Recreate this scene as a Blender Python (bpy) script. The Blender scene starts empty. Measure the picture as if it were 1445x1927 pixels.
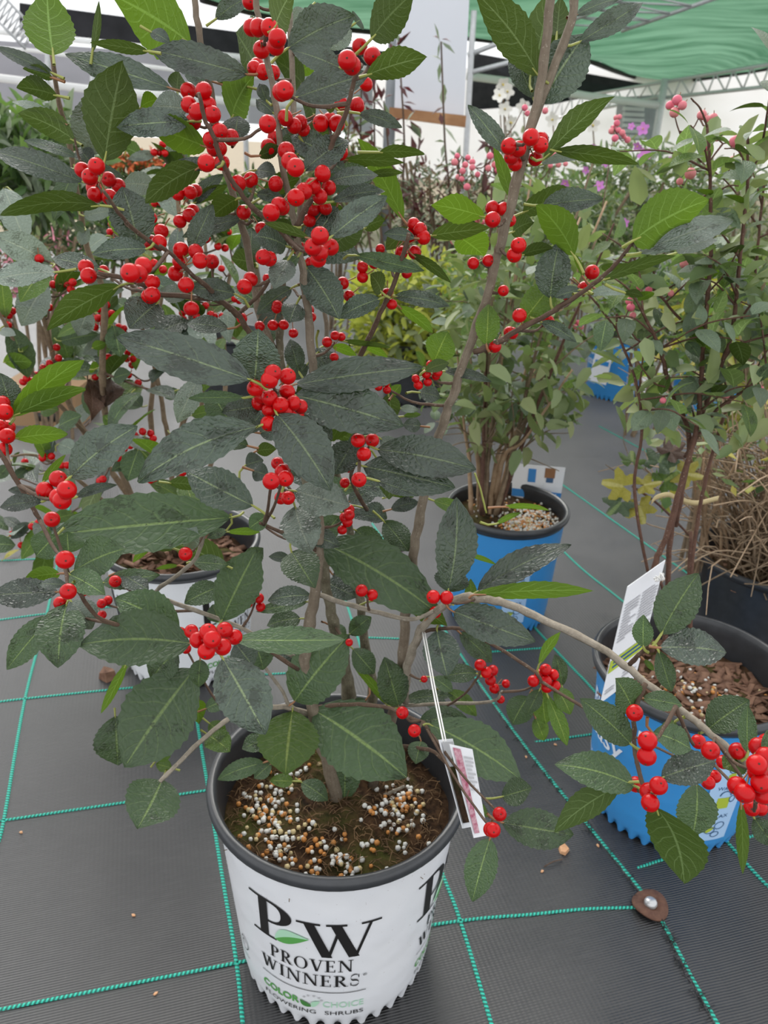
import bpy, bmesh, math, random
from mathutils import Vector, Matrix, noise
random.seed(7)
R = random.Random(11)
D = bpy.data
SC = bpy.context.scene
COL = SC.collection
PI = math.pi

# ---------------------------------------------------------------- camera
F = 1500.0                                  # focal length in pixels of the 1445 x 1927 frame
TILT, ROLL, CAMH = math.radians(25.4), math.radians(2.3), 0.938
_f = Vector((0, math.cos(TILT), -math.sin(TILT)))
_r0 = Vector((1, 0, 0)); _u0 = _r0.cross(_f)
_r = math.cos(ROLL) * _r0 + math.sin(ROLL) * _u0
_u = -math.sin(ROLL) * _r0 + math.cos(ROLL) * _u0
CAM = Vector((0, 0, CAMH))
cam = D.objects.new('camera', D.cameras.new('camera')); COL.objects.link(cam)
cam.matrix_world = Matrix(((_r.x, _u.x, -_f.x, 0), (_r.y, _u.y, -_f.y, 0), (_r.z, _u.z, -_f.z, CAMH), (0, 0, 0, 1)))
cam.data.sensor_fit = 'VERTICAL'; cam.data.sensor_height = 36; cam.data.lens = F / 1927 * 36
cam.data.clip_start = 0.02; cam.data.clip_end = 300
cam.data.dof.use_dof = True; cam.data.dof.focus_distance = 0.62; cam.data.dof.aperture_fstop = 14
SC.camera = cam
# ---------------------------------------------------------------- daylight
w = D.worlds.new('overcast_sky'); SC.world = w; w.use_nodes = True
bg = w.node_tree.nodes['Background']
bg.inputs[0].default_value = (.965, 0.98, 1.0, 1); bg.inputs[1].default_value = 1.0
sun = D.objects.new('sun', D.lights.new('sun', 'SUN')); COL.objects.link(sun)
sun.data.energy = 2.2; sun.data.angle = math.radians(45); sun.data.color = (1, 0.97, 0.92)
sun.rotation_euler = (math.radians(-50), math.radians(-14), 0)
SC.view_settings.view_transform = 'Standard'; SC.view_settings.look = 'None'
SC.view_settings.gamma = 1; SC.view_settings.use_curve_mapping = False
SC.view_settings.exposure = 0.58

def ray(x, y): return _f + _r * ((x - 722.5) / F) + _u * ((963.5 - y) / F)
def at(x, y, z): return CAM + ray(x, y) * z              # point at depth z along the lens axis
def atY(x, y, Y): d = ray(x, y); return CAM + d * (Y / d.y)   # point at distance Y ahead
def atZ(x, y, h): d = ray(x, y); return CAM + d * ((h - CAMH) / d.z)   # point at height h
def pix(P):
    d = P - CAM; z = d.dot(_f); return 722.5 + F * d.dot(_r) / z, 963.5 - F * d.dot(_u) / z, z

# ---------------------------------------------------------------- objects
def tag(o, label=None, cat=None, group=None, kind=None):
    for k, v in (('label', label), ('category', cat), ('group', group), ('kind', kind)):
        if v: o[k] = v
    return o
def mesh(name, V, Fc, mats, fm=None, smooth=True, uv=None):
    m = D.meshes.new(name); m.from_pydata([tuple(v) for v in V], [], Fc)
    for t in (mats if isinstance(mats, (list, tuple)) else [mats]): m.materials.append(M[t])
    if fm: m.polygons.foreach_set('material_index', fm)
    if smooth: m.polygons.foreach_set('use_smooth', [True] * len(Fc))
    if uv:
        l = m.uv_layers.new(name='UVMap'); idx = [0] * len(m.loops); m.loops.foreach_get('vertex_index', idx)
        l.data.foreach_set('uv', [c for i in idx for c in uv[i]])
    m.update(); return m
def link(name, m, parent=None, mw=None):
    o = D.objects.new(name, m); COL.objects.link(o)
    if parent: o.parent = parent
    if mw is not None: o.matrix_basis = mw if not parent else parent_inv(parent) @ mw
    return o
_pinv = {}
def parent_inv(p):
    q = p; m = Matrix.Identity(4)
    while q: m = q.matrix_basis @ m; q = q.parent
    return m.inverted()
def empty(name, loc):
    o = D.objects.new(name, None); COL.objects.link(o); o.location = loc; o.empty_display_size = .05; return o

class MB:
    def __init__(s): s.V = []; s.F = []; s.m = []; s.uv = []
    def add(s, V, Fc, mi=0, uv=None):
        n = len(s.V); s.V += [Vector(v) for v in V]; s.F += [tuple(i + n for i in f) for f in Fc]; s.m += [mi] * len(Fc)
        s.uv += uv if uv else [(0, 0)] * len(V)
    def tube(s, P, rad, n=7, mi=0, cap=True):
        P = [Vector(p) for p in P]; k = len(P)
        rad = rad if isinstance(rad, (list, tuple)) else [rad] * k
        T = [(P[min(i + 1, k - 1)] - P[max(i - 1, 0)]).normalized() for i in range(k)]
        a = T[0].orthogonal().normalized(); V = []; uv = []; acc = 0
        for i in range(k):
            a = (a - T[i] * a.dot(T[i])).normalized(); b = T[i].cross(a)
            if i: acc += (P[i] - P[i - 1]).length
            for j in range(n):
                t = 2 * PI * j / n; V.append(P[i] + (a * math.cos(t) + b * math.sin(t)) * rad[i]); uv.append((j / n, acc * 20))
        Fc = [(i * n + j, i * n + (j + 1) % n, (i + 1) * n + (j + 1) % n, (i + 1) * n + j) for i in range(k - 1) for j in range(n)]
        if cap: Fc += [tuple(range(n - 1, -1, -1)), tuple((k - 1) * n + j for j in range(n))]
        s.add(V, Fc, mi, uv); return s
    def box(s, lo, hi, mi=0):
        x0, y0, z0 = lo; x1, y1, z1 = hi
        V = [(x, y, z) for x in (x0, x1) for y in (y0, y1) for z in (z0, z1)]
        s.add(V, [(0, 1, 3, 2), (4, 6, 7, 5), (0, 4, 5, 1), (2, 3, 7, 6), (0, 2, 6, 4), (1, 5, 7, 3)], mi); return s
    def slab(s, q, th, mi=0):                     # quad q (4 points) with thickness along its normal
        q = [Vector(p) for p in q]; n = (q[1] - q[0]).cross(q[3] - q[0]).normalized() * th
        s.add(q + [p + n for p in q], [(3, 2, 1, 0), (4, 5, 6, 7), (0, 1, 5, 4), (1, 2, 6, 5), (2, 3, 7, 6), (3, 0, 4, 7)], mi); return s
    def lathe(s, prof, n=48, mi=0, c=(0, 0)):
        V = [(c[0] + r * math.sin(2 * PI * j / n), c[1] - r * math.cos(2 * PI * j / n), z) for r, z in prof for j in range(n)]
        s.add(V, [(i * n + j, i * n + (j + 1) % n, (i + 1) * n + (j + 1) % n, (i + 1) * n + j) for i in range(len(prof) - 1) for j in range(n)], mi); return s
    def build(s, name, mats, parent=None, origin=None, smooth=True):
        o0 = Vector(origin) if origin is not None else Vector((0, 0, 0))
        m = mesh(name, [v - o0 for v in s.V], s.F, mats, s.m, smooth, s.uv)
        return link(name, m, parent, Matrix.Translation(o0))
def spline(P, k=6):
    P = [Vector(p) for p in P]
    if len(P) < 3: return [P[0].lerp(P[-1], i / k) for i in range(k + 1)]
    Q = [P[0] * 2 - P[1]] + P + [P[-1] * 2 - P[-2]]; out = []
    for i in range(1, len(Q) - 2):
        a, b, c, d = Q[i - 1:i + 3]
        for j in range(k):
            t = j / k; out.append(.5 * ((2 * b) + (c - a) * t + (2 * a - 5 * b + 4 * c - d) * t * t + (3 * b - a - 3 * c + d) * t ** 3))
    return out + [P[-1]]

# ---------------------------------------------------------------- materials
M = {}
class NT:
    def __init__(s, name):
        m = D.materials.new(name); m.use_nodes = True; s.mat = m; s.t = m.node_tree; s.t.nodes.clear(); M[name] = m
        s.out = s.t.nodes.new('ShaderNodeOutputMaterial')
    def n(s, ty, *ins, **kw):
        nd = s.t.nodes.new('ShaderNode' + ty)
        for k, v in kw.items():
            if k in ('op', 'operation'): nd.operation = v
            elif hasattr(nd, k): setattr(nd, k, v)
            else: s.set(nd.inputs[k.replace('_', ' ')], v)
        for i, v in enumerate(ins):
            if v is not None: s.set(nd.inputs[i], v)
        return nd
    def set(s, sock, v):
        if isinstance(v, bpy.types.NodeSocket): s.t.links.new(v, sock)
        elif isinstance(v, bpy.types.Node): s.t.links.new(v.outputs[0], sock)
        elif isinstance(v, (tuple, list)) and len(v) == 3 and sock.type == 'RGBA': sock.default_value = (*v, 1)
        else: sock.default_value = v
    def math(s, op, a, b=None, c=None):
        nd = s.t.nodes.new('ShaderNodeMath'); nd.operation = op
        for i, v in enumerate((a, b, c)):
            if v is not None: s.set(nd.inputs[i], v)
        return nd.outputs[0]
    def mix(s, fac, a, b):
        nd = s.t.nodes.new('ShaderNodeMix'); nd.data_type = 'RGBA'; s.set(nd.inputs[0], fac); s.set(nd.inputs[6], a); s.set(nd.inputs[7], b); return nd.outputs[2]
    def ramp(s, v, lo, hi, a=0., b=1.):
        nd = s.t.nodes.new('ShaderNodeMapRange'); s.set(nd.inputs[0], v)
        for i, q in zip((1, 2, 3, 4), (lo, hi, a, b)): nd.inputs[i].default_value = q
        return nd.outputs[0]
    def noise(s, scale, vec=None, detail=3., rough=.55):
        nd = s.t.nodes.new('ShaderNodeTexNoise'); nd.inputs['Scale'].default_value = scale; nd.inputs['Detail'].default_value = detail; nd.inputs['Roughness'].default_value = rough
        if vec is not None: s.set(nd.inputs['Vector'], vec)
        return nd.outputs[0]
    def obj(s): return s.n('TexCoord').outputs['Object']
    def bump(s, h, strength=.3, dist=.002):
        nd = s.t.nodes.new('ShaderNodeBump'); nd.inputs['Strength'].default_value = strength; nd.inputs['Distance'].default_value = dist; s.set(nd.inputs['Height'], h); return nd.outputs[0]
    def pr(s, color, rough=.5, spec=.5, normal=None, **kw):
        nd = s.t.nodes.new('ShaderNodeBsdfPrincipled'); s.set(nd.inputs['Base Color'], color); s.set(nd.inputs['Roughness'], rough); s.set(nd.inputs['Specular IOR Level'], spec)
        if normal is not None: s.set(nd.inputs['Normal'], normal)
        for k, v in kw.items(): s.set(nd.inputs[k.replace('_', ' ')], v)
        return nd.outputs[0]
    def done(s, sh): s.t.links.new(sh, s.out.inputs[0]); return s.mat

def simple(name, c, rough=.5, spec=.5, var=0., scale=30., bump=0., c2=None, **kw):
    t = NT(name); nz = t.noise(scale, t.obj()) if (var or bump or c2) else None
    col = t.mix(t.ramp(nz, .3, .7), c, c2 if c2 else tuple(max(0, v * (1 - var)) for v in c)) if (var or c2) else c
    return t.done(t.pr(col, rough, spec, t.bump(nz, bump, .004) if bump else None, **kw))

def leaf_mat(name, up, under, trans, vein, rough=.42, wet=.5, tfac=.3, veins=7., haze=0., spec=.5):
    t = NT(name); uv = t.n('UVMap').outputs[0]; sp = t.n('SeparateXYZ', uv); u, v = sp.outputs[0], sp.outputs[1]
    info = t.n('ObjectInfo'); rnd = info.outputs['Random']
    sv = t.math('SUBTRACT', t.math('MULTIPLY', v, 2.), 1.); av = t.math('ABSOLUTE', sv)
    side = t.math('MULTIPLY', t.math('GREATER_THAN', sv, 0.), .45)
    wob = t.math('MULTIPLY', t.math('SUBTRACT', t.noise(3., uv, 1.), .5), .10)
    u0 = t.math('ADD', t.math('SUBTRACT', u, t.math('MULTIPLY', t.math('POWER', av, 1.25), .24)), wob)
    fr = t.math('FRACT', t.math('ADD', t.math('MULTIPLY', u0, veins), side))
    dv = t.math('ABSOLUTE', t.math('SUBTRACT', fr, .5))
    vm = t.math('MULTIPLY', t.ramp(dv, .02, .075, 1., 0.), t.ramp(av, .55, .95, 1., .15))
    mid = t.ramp(av, .025, .06, 1., 0.)
    sv_ = vm; vm = t.math('MAXIMUM', t.math('MULTIPLY', vm, .7), mid); vmu = t.math('MAXIMUM', t.math('MULTIPLY', sv_, .28), mid)
    # fine net of small veins: relief
    mp = t.n('Mapping', uv, vector_type='POINT'); mp.inputs['Scale'].default_value = (15, 7, 1)
    off = t.n('CombineXYZ', t.math('MULTIPLY', rnd, 31.), t.math('MULTIPLY', rnd, 17.), 0.); t.t.links.new(off.outputs[0], mp.inputs['Location'])
    vo = t.t.nodes.new('ShaderNodeTexVoronoi'); vo.feature = 'DISTANCE_TO_EDGE'; t.t.links.new(mp.outputs[0], vo.inputs['Vector']); vo.inputs['Scale'].default_value = 1.2
    net = t.ramp(vo.outputs['Distance'], 0., .12, 0., 1.)
    hgt = t.math('SUBTRACT', net, t.math('MULTIPLY', vm, 1.4))
    # water spots and dried residue
    mp2 = t.n('Mapping', uv); mp2.inputs['Scale'].default_value = (9, 5, 1); t.t.links.new(off.outputs[0], mp2.inputs['Location'])
    wn = t.math('ADD', t.math('MULTIPLY', t.noise(3.2, mp2.outputs[0], 6., .7), .55), t.math('MULTIPLY', t.noise(.35, mp2.outputs[0], 1.), .6))
    lim = t.ramp(rnd, 0., 1., .585, .585 + .30 * (1 - wet))
    wetm = t.ramp(t.math('SUBTRACT', wn, lim), .0, .025)
    tone = t.ramp(t.math('FRACT', t.math('MULTIPLY', rnd, 7.31)), 0., 1., .68, 1.5)
    cu = t.mix(t.math('MULTIPLY', vmu, .8), up, vein)
    cu = t.mix(t.math('MULTIPLY', t.math('SUBTRACT', 1., net), .32), cu, tuple(c * .55 for c in up))
    if haze: cu = t.mix(t.math('MULTIPLY', t.noise(4., mp2.outputs[0], 3.), haze), cu, (.24, .29, .26))
    cu = t.mix(t.math('MULTIPLY', wetm, .8), cu, tuple(c * .35 for c in up))
    hs = t.n('HueSaturation'); hs.inputs['Value'].default_value = 1; t.set(hs.inputs['Value'], tone); t.set(hs.inputs['Color'], cu)
    hs.inputs['Hue'].default_value = .5
    rg = t.mix(wetm, (rough,) * 3, (.30,) * 3)
    b1 = t.pr(hs.outputs[0], rg, spec, t.bump(t.math('SUBTRACT', t.ramp(vo.outputs['Distance'], 0., .3, 0., 1.), t.math('MULTIPLY', vm, .8)), .6, .0010))
    cd = t.mix(t.math('MULTIPLY', vm, .8), under, tuple(min(1, c * 2.0 + .05) for c in under))
    hs2 = t.n('HueSaturation'); t.set(hs2.inputs['Value'], tone); t.set(hs2.inputs['Color'], cd)
    b2 = t.pr(hs2.outputs[0], .6, .3, t.bump(hgt, .3, .0016))
    geo = t.n('NewGeometry'); mx = t.n('MixShader', geo.outputs['Backfacing'], b1, b2)
    tr = t.n('BsdfTranslucent'); t.set(tr.inputs[0], t.mix(t.math('MULTIPLY', vm, .6), trans, tuple(min(1, c * 1.3) for c in trans)))
    return t.done(t.n('MixShader', tfac, mx.outputs[0], tr.outputs[0]).outputs[0])

VEIN = (.34, .42, .12)
leaf_mat('leaf_dark', (.023, .040, .024), (.050, .085, .014), (.10, .20, .012), (.16, .21, .09), .40, .7, .09, haze=.15, spec=.65)
leaf_mat('leaf_green', (.040, .080, .024), (.044, .070, .011), (.09, .165, .010), (.20, .29, .08), .46, .5, .14, haze=.12, spec=.5)
leaf_mat('leaf_bright', (.075, .14, .022), (.065, .115, .014), (.125, .23, .012), (.32, .40, .10), .45, .1, .38)
leaf_mat('leaf_pale', (.11, .145, .11), (.16, .21, .09), (.2, .28, .08), (.24, .27, .19), .42, .4, .12, haze=.35, spec=.7)
leaf_mat('leaf_coral', (.11, .165, .085), (.19, .27, .09), (.18, .30, .06), (.20, .26, .12), .45, .1, .3, 5., haze=.5, spec=.7)
leaf_mat('leaf_yellowing', (.34, .30, .05), (.34, .32, .09), (.42, .40, .05), (.5, .46, .2), .5, .1, .4)
leaf_mat('leaf_dead', (.07, .035, .02), (.16, .10, .07), (.08, .05, .03), (.14, .08, .05), .6, .1, .1)
def bark(name, a, b, scale=90.):
    t = NT(name); o = t.obj(); nz = t.noise(scale, o, 5., .7)
    mp = t.n('Mapping', t.n('UVMap').outputs[0]); mp.inputs['Scale'].default_value = (26, 1.2, 1)
    gr = t.noise(1.5, mp.outputs[0], 4.); lent = t.math('GREATER_THAN', t.noise(420., o, 1.), .70)
    c = t.mix(t.ramp(nz, .35, .65), a, b); c = t.mix(t.ramp(gr, .45, .65, 0., .35), c, tuple(x * .5 for x in a)); c = t.mix(t.math('MULTIPLY', lent, .4), c, (.42, .37, .3))
    t.done(t.pr(c, .75, .25, t.bump(t.math('ADD', gr, nz), .35, .001)))
bark('bark', (.16, .125, .09), (.235, .195, .145)); bark('bark_base', (.10, .085, .055), (.22, .20, .14), 60.); bark('twig', (.085, .05, .035), (.14, .095, .065)); bark('twig_grey', (.20, .17, .13), (.34, .30, .24))
bark('twig_red', (.085, .042, .03), (.15, .08, .055)); bark('twig_tan', (.30, .19, .11), (.42, .30, .19)); bark('twig_dull', (.17, .12, .075), (.27, .2, .13))
simple('petiole', (.26, .28, .06), .5); simple('petiole_red', (.26, .12, .05), .5)
def berry_mat(name, c, c2, rough=.26):
    t = NT(name); rnd = t.n('ObjectInfo').outputs['Random']; col = t.mix(rnd, c, c2)
    t.done(t.pr(col, t.ramp(t.noise(300., t.obj()), .3, .7, rough, rough + .1), .28))
berry_mat('berry_red', (.52, .002, .003), (.44, .001, .003), .2); berry_mat('berry_pink', (.66, .13, .20), (.62, .22, .22), .4)
simple('calyx', (.06, .025, .015), .8)
simple('plastic_black', (.042, .045, .05), .32, .5, .3, 60., .06)
simple('plastic_inner', (.05, .05, .052), .45, .4, .3, 40.)
simple('plastic_grey', (.22, .22, .22), .5, .4, .2)
simple('ink_black', (.012, .011, .011), .45); simple('ink_green', (.10, .36, .08), .45); simple('ink_dkgreen', (.06, .22, .05), .45); simple('ink_pale', (.42, .70, .50), .45); simple('ink_grey', (.5, .5, .52), .5)
simple('ink_white', (.8, .86, .95), .5); simple('ink_navy', (.03, .10, .22), .5); simple('ink_lime', (.42, .52, .05), .5); simple('ink_blue', (.02, .22, .58), .5); simple('panel_pale', (.42, .62, .88), .45)
def sleeve(name, c, c2, rough=.32):
    t = NT(name); o = t.obj(); nz = t.noise(16., o, 2.); d = t.math('GREATER_THAN', t.noise(330., o, 1.), .77)
    t.done(t.pr(t.mix(t.math('MULTIPLY', d, .5), t.mix(nz, c, c2), (.2, .17, .12)), rough, .5, t.bump(nz, .5, .006)))
sleeve('sleeve_white', (.80, .81, .83), (.74, .76, .80)); sleeve('sleeve_blue', (.045, .27, .64), (.05, .30, .68), .34); simple('tag_magenta', (.36, .06, .12), .5, c2=(.62, .4, .45), scale=260.); bark('twig_straw', (.36, .25, .16), (.5, .38, .26))
t = NT('soil'); o = t.obj(); nz = t.noise(70., o, 8., .75); ms = t.ramp(t.noise(14., o, 3.), .5, .68)
c = t.mix(t.ramp(nz, .35, .7), (.018, .009, .005), (.16, .085, .04)); c = t.mix(t.math('MULTIPLY', ms, t.noise(160., o)), c, (.10, .13, .02))
t.done(t.pr(c, .9, .2, t.bump(nz, 1., .01)))
simple('pellet_white', (.70, .70, .66), .55, var=.2); simple('pellet_orange', (.62, .26, .06), .5, var=.3); simple('pellet_cream', (.62, .50, .26), .55, var=.2)
simple('fibre', (.10, .055, .025), .9, c2=(.22, .13, .06)); simple('bark_chip', (.10, .045, .025), .85, c2=(.24, .13, .08), scale=60., bump=.4); simple('moss', (.07, .09, .015), .9, var=.4)
t = NT('ground_fabric'); o = t.obj(); mp = t.n('Mapping', o); mp.inputs['Rotation'].default_value = (0, 0, math.radians(-16.5))
sx = t.n('SeparateXYZ', mp.outputs[0]); 
wx = t.math('SINE', t.math('MULTIPLY', sx.outputs[0], 2 * PI / .0062)); wy = t.math('SINE', t.math('MULTIPLY', sx.outputs[1], 2 * PI / .0034))
weave = t.math('ADD', t.math('MULTIPLY', wx, .22), wy)
mp3 = t.n('Mapping', mp.outputs[0]); mp3.inputs['Scale'].default_value = (9, 55, 1)
streak = t.noise(3., mp3.outputs[0], 3.); dust = t.noise(7., o, 5., .62); spk = t.math('GREATER_THAN', t.noise(260., o, 1.), .79)
c = t.mix(t.ramp(weave, -.9, 1.1), (.003, .003, .004), (.014, .014, .015)); c = t.mix(t.ramp(dust, .42, .75, 0., .35), c, (.05, .048, .046)); c = t.mix(t.ramp(streak, .5, .75, 0., .25), c, (.045, .045, .045)); c = t.mix(t.math('MULTIPLY', spk, .25), c, (.2, .17, .14))
t.done(t.pr(c, t.ramp(dust, .3, .7, .36, .50), .85, t.bump(weave, .35, .0012), Sheen_Weight=.6, Sheen_Roughness=.3, Sheen_Tint=(.75, .74, .75)))
t = NT('woven_line'); u = t.n('SeparateXYZ', t.n('UVMap').outputs[0]); st = t.math('SINE', t.math('ADD', t.math('MULTIPLY', u.outputs[1], 2 * PI / .0052), t.math('MULTIPLY', u.outputs[0], 2.2)))
t.done(t.pr(t.mix(t.ramp(st, -.5, .6), (.01, .13, .10), (.03, .50, .37)), .5, .4, t.bump(st, .5, .001)))
simple('fray', (.012, .012, .013), .7); simple('gravel', (.36, .30, .21), .95, .2, c2=(.26, .22, .16), scale=6., bump=.3)
simple('rust', (.085, .04, .028), .75, .3, c2=(.14, .07, .045), scale=120., bump=.4); simple('galv', (.58, .59, .60), .42, .5, .15, 40., Metallic=.15); simple('nail_head', (.55, .56, .57), .3, .5, .2, 200., Metallic=.6)
simple('steel_dull', (.30, .32, .34), .5, .5, .25, 10.); simple('wood_batten', (.42, .22, .10), .7, c2=(.26, .12, .05), scale=12.); simple('wood_chip', (.62, .36, .20), .8, c2=(.5, .25, .12), scale=90.)
simple('white_board', (.66, .68, .73), .5, .3, .05, 3.); simple('black_cloth', (.03, .03, .034), .8, .3, .4, 8.); simple('lilac_sheet', (.42, .41, .45), .5, .4, .15, 4.)
simple('paper_white', (.80, .81, .84), .4); simple('string', (.78, .77, .75), .8)
simple('cardboard', (.34, .21, .11), .8)
def sheeting(name, c, tc, tf, c2=None, sc=2.):
    t = NT(name); mp = t.n('Mapping', t.obj()); mp.inputs['Scale'].default_value = (.35, 1.6, 1); nz = t.noise(sc, mp.outputs[0], 4.)
    col = t.mix(t.ramp(nz, .35, .65), c, c2 or c); tr = t.n('BsdfTranslucent'); t.set(tr.inputs[0], t.mix(t.ramp(nz, .35, .65), tc, tuple(min(1, x * 1.5 + .05) for x in tc)))
    t.done(t.n('MixShader', tf, t.pr(col, .45, .4), tr.outputs[0]).outputs[0])
sheeting('shade_green', (.05, .13, .075), (.05, .145, .08), .7, (.24, .36, .30)); sheeting('poly_white', (.84, .84, .84), (.85, .85, .84), .5, (.76, .78, .8))
simple('petal_pink', (.62, .24, .58), .6, c2=(.5, .16, .5)); simple('petal_white', (.8, .78, .72), .6); simple('petal_red', (.70, .10, .03), .6, c2=(.6, .2, .05)); simple('petal_rose', (.72, .28, .36), .6); simple('petal_yellow', (.72, .55, .05), .6)
def mass(name, a, b, tr, tf=.3):
    t = NT(name); info = t.n('NewGeometry').outputs['Random Per Island']; tn = t.n('BsdfTranslucent'); t.set(tn.inputs[0], tr)
    t.done(t.n('MixShader', tf, t.pr(t.mix(info, a, b), .5, .4), tn.outputs[0]).outputs[0])
mass('fol_green', (.06, .13, .04), (.20, .28, .11), (.2, .36, .06)); mass('fol_lime', (.34, .40, .04), (.62, .62, .12), (.55, .62, .08), .35); mass('fol_burgundy', (.07, .015, .025), (.12, .07, .06), (.15, .03, .03))
mass('fol_grey', (.13, .18, .11), (.34, .38, .28), (.2, .28, .12)); mass('fol_dark', (.03, .06, .025), (.08, .12, .05), (.08, .15, .03)); mass('fol_dry', (.20, .14, .08), (.34, .26, .16), (.2, .15, .08)); mass('fol_yellow', (.30, .32, .05), (.5, .42, .1), (.4, .4, .05))
mass('fol_olive', (.15, .20, .07), (.32, .35, .17), (.26, .34, .09))
mass('fol_coral', (.10, .16, .065), (.30, .36, .18), (.26, .36, .08))
# ================================================================ the setting
b = MB(); b.add([(-7, -1.2, 0), (9, -1.2, 0), (9, 7.5, 0), (-7, 7.5, 0)], [(0, 1, 2, 3)])
floor = tag(b.build('floor', 'ground_fabric'), 'black woven ground cover fabric with green guide lines', kind='structure')
b = MB(); b.add([(-40, 7.5, -.03), (60, 7.5, -.03), (60, 70, -.03), (-40, 70, -.03)], [(0, 1, 2, 3)])
tag(b.build('ground', 'gravel'), 'tan gravel ground beyond the fabric', kind='structure')
LINES = [((-10, 1600), (7, 1544), (47, 1315), (88, 1155), (112, 1040), (135, 930)),
  ((458, 1940), (445, 1812), (420, 1660), (392, 1487), (372, 1365), (338, 1150), (325, 1060)),
  ((930, 1945), (866, 1733), (825, 1625), (757, 1440), (690, 1250), (650, 1130)),
  ((1360, 1945), (1300, 1835), (1250, 1742), (1225, 1700), (1100, 1545), (1000, 1420), (905, 1290), (862, 1224), (790, 1115), (700, 985)),
  ((1460, 1682), (1387, 1606), (1124, 1307), (1080, 1260), (1014, 1190), (930, 1100)),
  ((1054, 909), (1131, 964), (1200, 1013), (1330, 1105)), ((1040, 1018), (1100, 1075), (1171, 1131), (1300, 1240)), ((1127, 802), (1220, 852), (1340, 920)),
  ((-10, 1902), (445, 1812), (640, 1770), (866, 1733), (1000, 1721), (1100, 1711), (1196, 1708)), ((-10, 1547), (7, 1544), (392, 1487), (480, 1474)),
  ((-10, 1322), (47, 1315), (190, 1300), (360, 1283)), ((-10, 1168), (88, 1155), (230, 1140)), ((-10, 1056), (87, 1051), (200, 1046)),
  ((1004, 1397), (1121, 1381)), ((1189, 1638), (1237, 1621), (1290, 1606)), ((1400, 1578), (1455, 1562)), ((880, 1230), (1030, 1219)), ((690, 1200), (752, 1202)), ((482, 1270), (559, 1266))]
def ribbon(P, wd, z=.0012, th=.0014):
    V = []; uv = []; acc = 0; k = len(P)
    for i, p in enumerate(P):
        T = (P[min(i + 1, k - 1)] - P[max(i - 1, 0)]).normalized(); N = Vector((-T.y, T.x, 0)) * wd / 2
        if i: acc += (p - P[i - 1]).length
        for q, h, uu in ((N, 0, 0), (N * .8, th, .1), (-N * .8, th, .9), (-N, 0, 1)): V.append(p + q + Vector((0, 0, z * 0 + h))); uv.append((uu, acc))
    return V, [(i * 4 + j, i * 4 + j + 4, i * 4 + j + 5, i * 4 + j + 1) for i in range(k - 1) for j in range(3)], uv
for i, L in enumerate(LINES):
    P = spline([atZ(x, y, .0003) for x, y in L], 6); b = MB()
    V, Fc, uv = ribbon(P, .0052 if i < 8 else .0042); b.add(V, Fc, 0, uv); b.build('woven_line', 'woven_line', floor)
# overlapped seam: raised edge of the right-hand sheet and its frayed threads
P = spline([atZ(x, y, 0) for x, y in ((1400, 1990), (1310, 1840), (1262, 1742), (1225, 1690), (1100, 1532), (1000, 1408), (905, 1280), (790, 1105))], 8)
b = MB(); V = []
for p in P: V += [p + Vector((-.012, 0, .0004)), p + Vector((.002, 0, .0026)), p + Vector((.030, .0, .0004))]
b.add(V, [(i * 3 + j, i * 3 + j + 1, i * 3 + j + 4, i * 3 + j + 3) for i in range(len(P) - 1) for j in range(2)]); b.build('seam_edge', 'ground_fabric', floor)
b = MB()
for k in range(170):
    i = R.randrange(len(P) - 1); p = P[i].lerp(P[i + 1], R.random()) + Vector((-.010 - R.random() * .006, 0, .001)); a = R.uniform(-2.6, 2.9)
    L = R.uniform(.004, .013); q = p + Vector((math.cos(a) * L, math.sin(a) * L, R.uniform(0, .004))); b.tube([p, p.lerp(q, .5) + Vector((0, 0, .002)), q], .0006, 3, cap=False)
tag(b.build('frayed_thread', 'fray', floor), kind='stuff')

def quadpx(pts, Y):
    Y = Y if isinstance(Y, (list, tuple)) else [Y] * 4
    return [atY(x, y, yy) for (x, y), yy in zip(pts, Y)]
def sheet(name, pts, Y, th, m, label=None, kind='structure', cat=None):
    b = MB(); b.slab(quadpx(pts, Y), th); return tag(b.build(name, m, smooth=False), label, cat, None, kind)
# far left side of the tunnel: pale sheeting, rails and black curtain
sheet('wall_left', [(-320, 172), (700, 250), (700, 130), (-320, 52)], [7.6, 9, 9, 7.6], .03, 'lilac_sheet', 'pale grey sheeting along the far left side')
sheet('wall_back', [(660, 330), (1900, 395), (1900, 118), (660, 130)], [20, 20, 20, 20], .05, 'poly_white', 'white translucent plastic wall at the far end')
c0 = sheet('shade_curtain', [(38, 62), (745, 130), (745, 100), (38, 6)], [8.2, 9.2, 9.2, 8.2], .06, 'black_cloth', 'long black shade curtain hanging above the pale side sheeting', 'thing', 'curtain')
def rail(name, px, Y, r, m, label, cat='rail', n=8):
    P = [atY(x, y, yy) for (x, y), yy in zip(px, Y if isinstance(Y, (list, tuple)) else [Y] * len(px))]
    if 'post' in name: P.append(Vector((P[-1].x, P[-1].y, 0)))
    return tag(MB().tube(P, r, n).build(name, m, origin=P[0]), label, cat)
for px, Y, r, lb in ((((-300, 25), (0, 60), (140, 75), (430, 106), (700, 132)), 7.3, .022, 'upper white pipe rail above the grey side sheeting'),
                     (((-300, 108), (0, 147), (200, 172), (430, 190), (700, 205)), 7.3, .03, 'thick lower white pipe rail below the grey side sheeting'),
                     (((-300, 70), (60, 95), (330, 132), (700, 165)), 7.35, .014, 'thin middle white rail on the grey side sheeting')):
    rail('side_rail', px, Y, r, 'poly_white', lb)
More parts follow.
